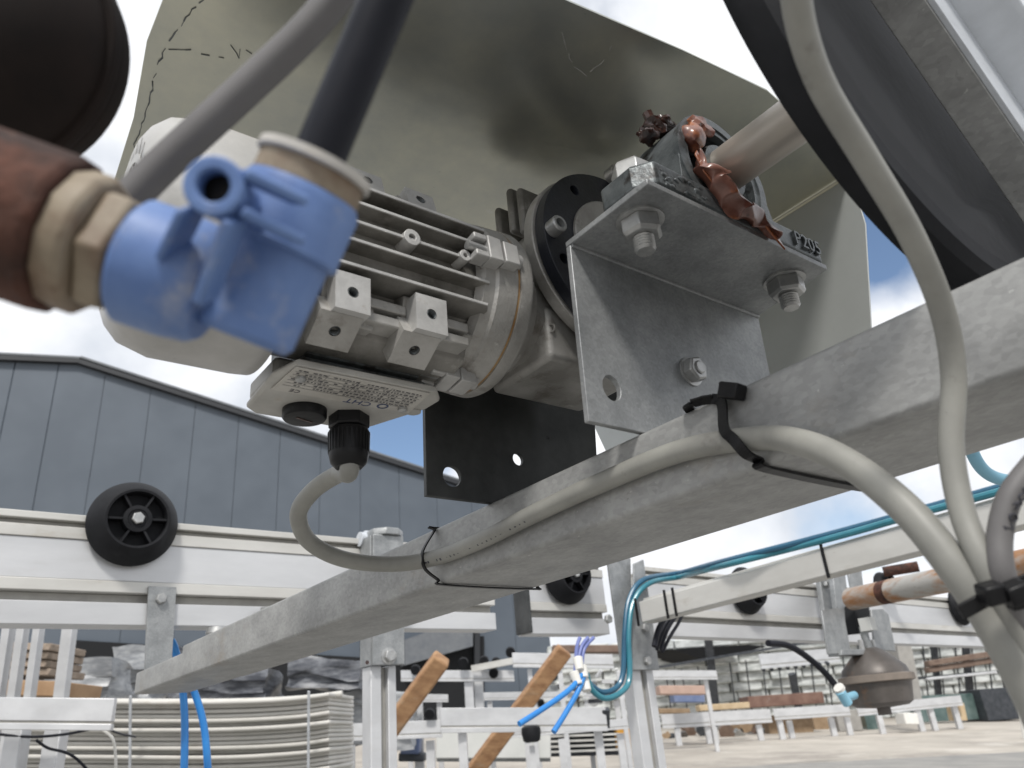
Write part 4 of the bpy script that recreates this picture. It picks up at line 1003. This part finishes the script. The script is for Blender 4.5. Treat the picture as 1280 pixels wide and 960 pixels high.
rf_ = [F0 + fd * sx[0] + Vector((0, 0, roofz(sx[0]))), F0 + fd * rm[0] + Vector((0, 0, rm[1])), F0 + fd * sx[-1] + Vector((0, 0, roofz(sx[-1])))]
g.add([rf_[0], rf_[1], rf_[2], rf_[0] + back, rf_[1] + back, rf_[2] + back], [(0, 1, 4, 3), (1, 2, 5, 4)])
ro = obj('roof_sheet', g, 'trim', t); so_ = ro.modifiers.new('s', 'SOLIDIFY'); so_.thickness = .15
def fbox(nm, x0, y0, x1, y1, off, th, m, par=t, bev=0.):
    a, b = fc(onf(x0, y1, off)), fc(onf(x1, y0, off))
    c = onf((x0 + x1) / 2, (y0 + y1) / 2, off); 
    g = G().plate(F0 + fn * off, fd, (0, 0, 1), [a, (b[0], a[1]), b, (a[0], b[1])], -th)
    return obj(nm, g, m, par, bev=bev)
dz = [fc(onf(*q, .25)) for q in ((90, 800), (455, 822), (566, 798), (605, 795), (605, 925), (90, 948))]
obj('door_opening', G().plate(F0 + fn * .15, fd, (0, 0, 1), dz, .12), 'black', t)  # solid black sheet, the unlit interior put into its colour
q = [fc(onf(*p, .9)) for p in ((505, 800), (590, 770), (590, 808), (505, 832))]
obj('door_canopy', G().plate(F0 + fn * .5, fd, (0, 0, 1), q, .5), 'trim', t)
q = [fc(onf(*p, .5)) for p in ((592, 780), (599, 780), (599, 920), (592, 920))]
obj('door_frame', G().plate(F0 + fn * .3, fd, (0, 0, 1), q, .3), 'trimdark', t)

# ================================================================== BACKGROUND CLUTTER
def dn(p): return Vector((p.x, p.y, gz(p.x, p.y)))
def leg(g, px, py, z, w=.045):
    p = P(px, py, z); g.bar(dn(p), p, w, w, FW)
def prof_bar(par, a, b, z1, z2, hpx, nm='side_profile', m='alu', w=.02):
    """white extrusion between two image points given by their top edge, hpx tall, with a lower groove"""
    pa, pb = P(*a, z1), P(*b, z2)
    ha, hb_ = hpx * z1 / FP, hpx * z2 / FP; h = (ha + hb_) / 2
    Zv = Vector((0, 0, 1))
    o = obj(nm, G().vbar(pa - Zv * h * .36, pb - Zv * h * .36, w, h * .72), m, par, bev=.002)
    obj('lower_profile', G().vbar(pa - Zv * h * .895, pb - Zv * h * .895, w, h * .21), m, par, bev=.002)
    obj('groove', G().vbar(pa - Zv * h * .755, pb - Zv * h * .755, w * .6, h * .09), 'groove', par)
    return o
def table(label, a, b, z1, z2, hpx, legs, w=.4, group='white aluminium conveyor frames in the yard', lw=.045):
    t = thing('roller_conveyor', label, 'conveyor frame', tuple(dn(P((a[0] + b[0]) / 2, (a[1] + b[1]) / 2, (z1 + z2) / 2))), group)
    prof_bar(t, a, b, z1, z2, hpx)
    for x, y, z in legs:
        g = G(); leg(g, x, y + hpx * .98, z + .03, lw); obj('leg', g, 'alu', t, bev=.003)
    return t
table('white aluminium conveyor frame at the lower left edge over the ribbed sheets', (-60, 871), (145, 873), 2.2, 2.2, 37, ((24, 873, 2.25), (72, 873, 2.3)), lw=.05)
t = table('white aluminium conveyor frame in front of the two leaning timbers', (550, 885), (756, 884), 5.0, 5.2, 28, ((578, 886, 5.0), (747, 884, 5.2)), lw=.055)
obj('end_plate', G().bar(P(757, 886, 5.2), P(757, 908, 5.2), .05, .06, FW), 'darksteel', t)
t = table('low white conveyor frame with small black rollers left of the timber', (425, 905), (552, 900), 5.6, 5.6, 20, ((438, 912, 5.6), (538, 906, 5.6)), lw=.06)
for q in ((537, 893), (430, 903)): obj('wheel', G().lathe(P(*q, 5.55), FW, [(0, .035), (.03, .035)], 16), 'rubber', t)
t = table('white frame with a dirty upper deck directly behind the timber', (640, 816), (765, 818), 7.5, 7.6, 17, ((662, 820, 7.5), (773, 822, 7.6), (700, 822, 7.5)))
table('white conveyor frame behind the slotted post with salmon boards on it', (778, 838), (895, 838), 12, 12.4, 11, ((812, 840, 12), (882, 840, 12.4)), lw=.06)
t = table('small roller conveyor with black wheels beside the first timber', (501, 838), (642, 838), 9, 9, 13, ((522, 840, 9), (586, 840, 9), (598, 838, 9.1)), lw=.10)
for q in ((519, 838), (579, 829), (605, 827), (620, 829), (638, 816), (617, 842)): obj('wheel', G().lathe(P(*q, 8.9), FW, [(0, .055), (.05, .055)], 18), 'rubber', t)
obj('angled_arm', G().bar(P(590, 836, 8.9), P(642, 826, 8.8), .05, .07), 'alu_dirty', t)
t = table('lower white frame behind the fork of the blue tubes', (640, 909), (784, 898), 6.5, 6.6, 12, ((702, 912, 6.5), (775, 905, 6.6), (660, 912, 6.5)), lw=.06)
table('long white conveyor frame at right standing on the concrete, left part', (826, 893), (962, 886), 14, 14.6, 16, ((846, 895, 14), (884, 893, 14.2), (892, 893, 14.2), (948, 890, 14.5)), lw=.10)
table('long white conveyor frame at right standing on the concrete, right part', (966, 886), (1060, 880), 14.6, 15, 13, ((974, 888, 14.6), (986, 888, 14.8), (1038, 884, 15), (1058, 884, 15)), lw=.10)
table('white conveyor frame below the brown air chamber at right', (1070, 882), (1200, 869), 15, 15.6, 12, ((1098, 882, 15), (1146, 876, 15.3), (1162, 874, 15.4), (1192, 871, 15.6)), lw=.10)
t = table('white roller conveyor seen under the right rail with dark feet', (948, 818), (1046, 810), 9, 9.3, 17, (), lw=.05)
g = G()
for k in range(9): p = P(955 + k * 10, 838 - k * 1.0, 9.1); g.lathe(p, FW, [(0, .022), (.05, .022)], 10)
o = obj('foot_knob', g, 'darksteel', t); 
# upright profiles at far left
for i, (x, y0, y1, w) in enumerate(((30, 780, 874, 8), (50, 778, 872, 7), (88, 778, 872, 11), (12, 782, 870, 8))):
    g = G(); a, b = P(x + 3, y0 - 20, 2.9), P(x - 10, y1, 2.9)
    g.bar(P(x + 4, y0 - 30, 2.9), dn(P(x - 10, y1 + 40, 2.9)), w * 2.9 / FP * 1.2, .04, FW)
    t = obj('upright_profile', g, 'alu', bev=.002); tag(t, ('slim upright aluminium profile under the left rail, at x order: leftmost but one', 'upright aluminium profile under the left rail beside the stone slabs', 'widest upright aluminium profile under the left rail beside the wrapped pallet', 'leftmost slim aluminium upright at the very edge under the left rail')[i], 'profile', 'aluminium uprights at the far left')
# stone slabs / planks at far left
t = thing('slab_stack', 'stack of grey brown stone like planks behind the left uprights', 'stack', tuple(dn(P(20, 860, 5))))
for r_, (y, z) in enumerate(((812, 5.6), (822, 5.6), (832, 5.6), (842, 5.6), (866, 5.6), (877, 5.6))):
    for k in range(3):
        x0 = -70 + k * 52 + random.randint(-4, 4); obj('slab', G().bar(P(x0, y, z), P(x0 + 49, y + 1, z), .5, 8.3 * z / FP), 'plank', t, bev=.006, bseg=1)
t = obj('plywood_box', G().bar(P(28, 862, 3.4), P(100, 864, 3.4), .4, 17 * 3.4 / FP), 'ply', bev=.004); tag(t, 'brown plywood box on the lower left conveyor frame', 'box')
# wrapped pallets
def pallet(label, x0, y0, x1, y1, z, m, rows=3, cols=1, seed=0):
    t = thing('wrapped_pallet', label, 'pallet', tuple(dn(P((x0 + x1) / 2, y1, z))), 'stretch wrapped pallets in front of the shed')
    w = (x1 - x0) * z / FP; h = (y1 - y0) * z / FP
    for r_ in range(rows):
        for c_ in range(cols):
            xa = x0 + (x1 - x0) * c_ / cols + random.uniform(0, 2); xb = x0 + (x1 - x0) * (c_ + 1) / cols - random.uniform(0, 2)
            ym = y0 + (y1 - y0) * (r_ + .5) / rows
            hh = (y1 - y0) / rows * .95
            g = G(); a, b = P(xa, ym, z), P(xb, ym + (xb - xa) * .03, z)
            g.bar(a, b, w * .8, hh * z / FP)
            bm = bmesh.new(); me = bpy.data.meshes.new('tmp'); me.from_pydata(g.v, [], g.f); bm.from_mesh(me)
            bmesh.ops.subdivide_edges(bm, edges=bm.edges, cuts=6, use_grid_fill=True)
            for v in bm.verts: v.co += Vector((noise.noise(v.co * 5), noise.noise(v.co * 5 + Vector((7, 0, 0))), noise.noise(Vector((v.co.x * 3, v.co.y * 3, v.co.z * 12)) + Vector((0, seed, 9))))) * (.010 * z)
            g2 = G(); g2.add([v.co.copy() for v in bm.verts], [tuple(v.index for v in f.verts) for f in bm.faces]); bm.free(); bpy.data.meshes.remove(me)
            obj('wrapped_layer', g2, m, t, smooth=50)
    return t
pallet('shiny grey wrapped pallet beside the upright profile at left', 58, 824, 150, 900, 6.5, 'wrap', 2)
pallet('pale ribbed goods wrapped on a pallet behind the hanger strap', 146, 810, 200, 900, 7.5, 'wrap', 4, seed=3)
pallet('dark wrapped pallet under the beam left of the slotted post', 255, 838, 346, 880, 8.0, 'wrapdark', 3, seed=5)
pallet('tall dark wrapped pallet directly left of the slotted post', 366, 826, 458, 862, 8.0, 'wrapdark', 2, seed=8)
pallet('pale wrapped pallet behind the end of the ribbed sheets', 420, 862, 520, 930, 8.4, 'wrap', 3, seed=11)
pallet('grey wrapped pallet directly behind the strap foot', 196, 812, 262, 880, 8.6, 'wrapdark', 3, seed=15)
# ribbed sheet stack
t = thing('ribbed_sheet_stack', 'long stack of cream ribbed sheets tied with bands at lower left', 'stack', tuple(dn(P(280, 960, 4))), None)
g0 = [(-80, 874), (140, 876), (290, 876), (380, 872), (428, 866)]
for k in range(21):
    y = 1 + k * 5.4
    pts = spline([P(px, py + y + 3 + (noise.noise(Vector((px * .02, k * 1.3, 0))) * 1.0), 4.0 + .015 * (k % 3) + (.03 if k % 2 else 0)) for px, py in g0], 6)
    obj('sheet', G().sweep(pts, .5, 4.4 * 4 / FP), 'ribbed', t, bev=.006, bseg=2)
    obj('sheet_gap', G().sweep([p + rayd(200, 900) * .03 for p in pts], .48, 1.4 * 4 / FP, -2.7 * 4 / FP), 'ribbed', t)
for x, y in ((163, 874), (386, 868)):
    obj('band', G().bar(P(x, y - 4, 3.72), P(x - 1, y + 150, 3.72), .012, .006, FW), 'galv_light', t)
obj('top_tube', G().tube([P(px, py + 1, 3.9) for px, py in g0], .016, 10, 6), 'ribbed', t)
# leaning timbers
def timber(label, a, b, z1, z2, wpx, n_='leaning_timber'):
    pa, pb = P(*a, z1), P(*b, z2)
    t = obj(n_, G().bar(pa, pb, wpx * z1 / FP, .09, FW), 'wood', bev=.012, bseg=3); return tag(t, label, 'timber', 'orange timbers leaning among the conveyors')
timber('short orange timber with rounded top just right of the first slotted post', (553, 822), (470, 935), 3.6, 3.6, 23)
timber('long orange timber leaning behind the blue tube stubs', (706, 812), (585, 975), 5.6, 5.5, 20)
# machines and bits between
table('thin white frame carrying machine parts behind the fork of the blue tubes', (600, 866), (790, 862), 9.5, 9.8, 9, ((612, 868, 9.5), (668, 868, 9.6), (733, 866, 9.7), (770, 865, 9.8)), lw=.06)
table('faint white frame far behind the slotted post in front of the scrap', (505, 868), (560, 868), 9.8, 9.8, 9, ((512, 868, 9.8), (549, 868, 9.8)), lw=.06)
t = thing('machine_cabinet', 'pale grey machine cabinet below the conveyor frame between the timbers', 'cabinet', tuple(dn(P(650, 945, 7.5))))
obj('cabinet_body', G().bar(P(548, 925, 7.5), P(687, 925, 7.5), .5, 40 * 7.5 / FP), 'cabinet', t, bev=.01)
obj('cabinet_foot', G().bar(P(548, 948, 7.5), P(687, 948, 7.5), .4, 6 * 7.5 / FP), 'galv', t)
t = thing('blue_machine', 'small faded blue machine on the ground right of the first slotted post', 'machine', tuple(dn(P(515, 950, 8.5))))
obj('machine_body', G().bar(P(503, 930, 8.5), P(526, 930, 8.5), .3, 22 * 8.5 / FP), 'bluemach', t, bev=.02)
obj('machine_base', G().bar(P(500, 946, 8.5), P(532, 946, 8.5), .3, 10 * 8.5 / FP), 'darksteel', t, bev=.02)
t = thing('crate_rack', 'low rack of white horizontal slats beneath the conveyor frame right of the tubes', 'rack', tuple(dn(P(730, 940, 9))))
for k in range(5): obj('slat', G().bar(P(688, 914 + k * 6.4, 9), P(772, 911 + k * 6.4, 9), .3, 2.4 * 9 / FP), 'alu_dirty', t)
obj('rack_inside', G().bar(P(688, 927, 9.2), P(772, 925, 9.2), .3, 34 * 9 / FP), 'darksteel', t)
t = obj('orange_crate', G().bar(P(766, 924, 9.2), P(786, 923, 9.2), .3, 26 * 9.2 / FP), 'orange', bev=.02); tag(t, 'orange plastic crate standing behind the slotted post', 'crate')
t = thing('black_knob_stand', 'dark ribbed knob on a stand in front of the pale cabinet', 'stand', tuple(dn(P(665, 960, 5))))
obj('knob', G().lathe(P(665, 928, 5), (0, 0, 1), [(0, .035), (.01, .055), (.06, .065), (.09, .06), (.1, .04)], 14), 'rubber', t)
g = G(); leg(g, 665, 932, 5.02, .035); obj('stand_leg', g, 'alu', t)
for i, (x0, x1, y, z) in enumerate(((646, 700, 800, 7), (700, 768, 799, 7.2))):
    pass
t = obj('steel_channel', G().bar(P(690, 812, 8), P(776, 812, 8), .2, 9 * 8 / FP), 'brownpipe', bev=.01); tag(t, 'rusty brown steel channel lying on the white frame behind the timber top', 'channel')
t = thing('small_parts_heap', 'jumble of small steel machine parts on the frame behind the white fittings', 'machine parts', tuple(dn(P(750, 880, 8))))
for k in range(34):
    x = random.uniform(676, 790); y = random.uniform(838, 880); z = 8 + random.random()
    r = random.uniform(.02, .06); ch = random.random()
    g = G()
    if ch < .4: g.cyl(P(x, y, z), P(x + random.uniform(-6, 6), y + random.uniform(-12, 12), z), r * .5, n=10)
    elif ch < .7: g.lathe(P(x, y, z), FW, [(0, r), (.04, r), (.05, r * .6)], 14)
    else: g.bar(P(x, y, z), P(x + random.uniform(6, 18), y + random.uniform(-2, 2), z), .06, r)
    obj('machine_part', g, random.choice(('galv', 'darksteel', 'alu', 'chamber', 'pink', 'cabinet', 'rubber')), t)
# boards and junk on/under the right frames
def junk(nm, label, cat, x0, y0, x1, y1, z, m, group=None, w=.4, tilt=0.):
    c = (y0 + y1) / 2; o = obj(nm, G().bar(P(x0, c, z), P(x1, c + tilt, z), w, (y1 - y0) * z / FP), m, bev=.01, bseg=1); return tag(o, label, cat, group)
junk('salmon_board', 'salmon coloured boards under the white frame behind the slotted post', 'board', 822, 858, 880, 868, 13, 'pink')
junk('blue_tarp_roll', 'dull blue rolled sheet beside the dark fence post', 'roll', 840, 868, 878, 878, 14, 'bluemach')
junk('timber_board', 'pale timber board lying on the left part of the long frame', 'board', 872, 882, 934, 889, 15.2, 'paleplank', tilt=-4)
junk('timber_board', 'brown board with pale end lying on the frame beside the slotted post', 'board', 822, 886, 860, 892, 14.6, 'card')
junk('red_tarpaulin_bundle', 'dark red tarpaulin bundle lying above the long white frame', 'bundle', 930, 872, 1022, 885, 17, 'redtarp', tilt=-6, w=.8)
junk('cardboard_box', 'brown cardboard box under the right part of the long frame', 'box', 958, 896, 1012, 922, 17, 'card', tilt=-3)
junk('cardboard_box', 'darker cardboard box behind the left frame legs', 'box', 912, 900, 960, 926, 18, 'card', tilt=-2)
junk('cardboard_box', 'worn brown box beside the grey cabinet under the long frame', 'box', 1014, 894, 1042, 918, 18, 'card', tilt=-2)
junk('grey_cabinet', 'grey cabinet standing under the end of the long frame', 'cabinet', 1043, 890, 1072, 914, 16.6, 'greyboard', tilt=-2)
junk('leaning_sheet', 'blue green panel leaning under the frame end', 'panel', 1078, 892, 1098, 914, 17, 'glass', tilt=-1)
junk('concrete_block_column', 'tall grey block stack right of the brown air chamber', 'stack', 1122, 810, 1140, 882, 16, 'greyboard', w=.5)
junk('concrete_block_column', 'wide grey block wall piece behind the brown air chamber', 'stack', 1098, 818, 1124, 862, 17.5, 'greyboard', w=.5)
junk('white_box', 'small white box under the frame below the air chamber', 'box', 1125, 892, 1142, 905, 15, 'white')
junk('leaning_board', 'pale brown board leaning at the right frame end', 'board', 1190, 880, 1201, 900, 15.8, 'paleplank')
junk('glass_pane_stack', 'dark green glass sheets leaning behind the right frame', 'glass sheets', 1140, 872, 1216, 902, 18.5, 'glass', tilt=-4, w=.3)
junk('dark_crate', 'dark grey covered crate near the right edge', 'crate', 1216, 864, 1262, 900, 18.5, 'darksteel', tilt=-3, w=1.)
junk('timber_beam', 'long pale timber lying on the concrete under the frames, left one', 'timber', 845, 931, 932, 936, 16.6, 'paleplank', tilt=-6, w=.15)
junk('timber_beam', 'long pale timber lying on the concrete under the frames, middle one', 'timber', 935, 926, 1018, 931, 17.2, 'paleplank', tilt=-6, w=.15)
junk('timber_beam', 'yellowish timber lying on the concrete near the right edge', 'timber', 1172, 909, 1250, 914, 17.5, 'paleplank', tilt=-5, w=.15)
t = thing('metal_scrap_pile', 'heap of dark machine scrap between the legs of the left frame', 'scrap', tuple(dn(P(870, 930, 17))))
for k in range(40):
    x = random.uniform(830, 955); y = random.uniform(905, 928); z = random.uniform(16, 18); r = random.uniform(.06, .2)
    g = G()
    if k % 2: g.lathe(P(x, y, z), FW, [(0, r), (.1, r * .9)], 12)
    else: g.bar(P(x, y, z), P(x + random.uniform(-8, 8), y + random.uniform(-9, 9), z), .1, r * .6)
    obj('scrap_piece', g, random.choice(('darksteel', 'chamber', 'galv', 'greyboard', 'card', 'brownpipe')), t)
# wrapped bales behind a mesh fence
t = thing('bale_wall', 'wall of pale wrapped bales stacked behind the mesh fence', 'bales', tuple(dn(P(1000, 900, 24))))
for r_ in range(-1, 9):
    y = 822 + r_ * 11.5
    for c_ in range(-3, 13):
        x0 = 792 + c_ * 39 + (r_ % 2) * 9; zz_ = 23.5
        yo = -(x0 - 800) * (.075 if x0 > 800 else .05)
        g = G(); a, b = P(x0, y + yo, zz_), P(x0 + 37, y + yo - 2.6, zz_)
        g.bar(a, b + (b - a) * random.uniform(0, .04), 1.0 + random.random() * .2, 11.3 * zz_ / FP)
        o = obj('bale', g, 'bale', t, bev=.04, bseg=2)
t = thing('mesh_fence', 'dark steel mesh fence with posts and rails in front of the bales', 'fence', tuple(dn(P(1000, 900, 21))))
ZF = 21.
for x, yt, w in ((884, 796, 9), (990, 862, 8), (1166, 806, 6), (1206, 808, 7), (1254, 806, 7)):
    p = P(x, yt - (20 if x == 990 else 10), ZF); q = P(x + 12, 905, ZF)
    obj('fence_post', G().bar(p, dn(q), w * ZF / FP, .15, FW), 'darksteel', t)
for a, b in (((800, 838), (990, 806)), ((990, 806), (1290, 770)), ((1120, 850), (1290, 836))):
    obj('fence_rail', G().bar(P(*a, ZF - .1), P(*b, ZF - .1), .05, 3 * ZF / FP), 'darksteel', t)
for k in range(24):
    x = 812 + k * 20
    obj('fence_wire', G().bar(P(x, 842 - k * 2.8, ZF - .05), P(x + 9, 905 - k * 1.6, ZF - .05), .03, .03, FW), 'darksteel', t, smooth=0)
for k, (a, b) in enumerate((((1158, 838), (1262, 822)), ((1158, 830), (1262, 814)))):
    t = obj('brown_channel', G().bar(P(*a, 20.3), P(*b, 20.3), .3, 7 * 20 / FP), 'brownpipe', bev=.02); tag(t, ('lower', 'upper')[k] + ' brown steel channel resting on the fence brackets at right', 'channel', 'brown channels on the fence')
t = obj('white_rail', G().bar(P(1158, 849, 20), P(1246, 840, 20), .1, 3 * 20 / FP), 'alu', bev=.01); tag(t, 'thin white rail below the brown channels at right', 'rail')
t = obj('white_downpipe', G().tube([P(1262, 850, 12), P(1272, 868, 12), P(1277, 890, 12), dn(P(1277, 908, 12))], .04, 10, 6), 'white'); tag(t, 'thin white curved pipe beside the grey cable at the right edge', 'pipe')
# black canopy over the fence
t = obj('dark_awning', G().plate(P(0, 0, 1) * 0, (1, 0, 0), (0, 1, 0), [(0, 0), (.01, 0), (.01, .01)], .01), 'black')
bpy.data.objects.remove(t)
g = G(); ps = [P(840, 812, 22), P(935, 806, 22), P(960, 808, 22), P(885, 826, 22)]
g.add(ps + [p + Vector((0, 1.5, .1)) for p in ps], [(0, 1, 2, 3), (7, 6, 5, 4), (0, 4, 5, 1), (1, 5, 6, 2), (2, 6, 7, 3), (3, 7, 4, 0)])
t = obj('dark_awning', g, 'black'); tag(t, 'black awning edge under the right rail above the fence', 'awning')
# thin loose cables at lower left
for i, (pp, m, r, lab) in enumerate(((((0, 918), (40, 921), (80, 918), (110, 912), (125, 909)), 'blackhose', .004, 'thin black wire sagging under the lower left frame'),
                                     (((45, 925), (60, 935), (80, 940), (95, 948), (112, 965)), 'blackhose', .004, 'thin black wire dropping at the lower left corner'),
                                     (((128, 912), (140, 922), (144, 940), (145, 965)), 'white', .004, 'thin white wire hanging from the end of the lower left frame'),
                                     (((132, 910), (150, 917), (170, 921)), 'blackhose', .003, 'short black wire end beside the lower left frame'))):
    t = obj('loose_wire', G().tube([P(x, y, 2.25) for x, y in pp], r, 8, 6), m); tag(t, lab, 'wire')
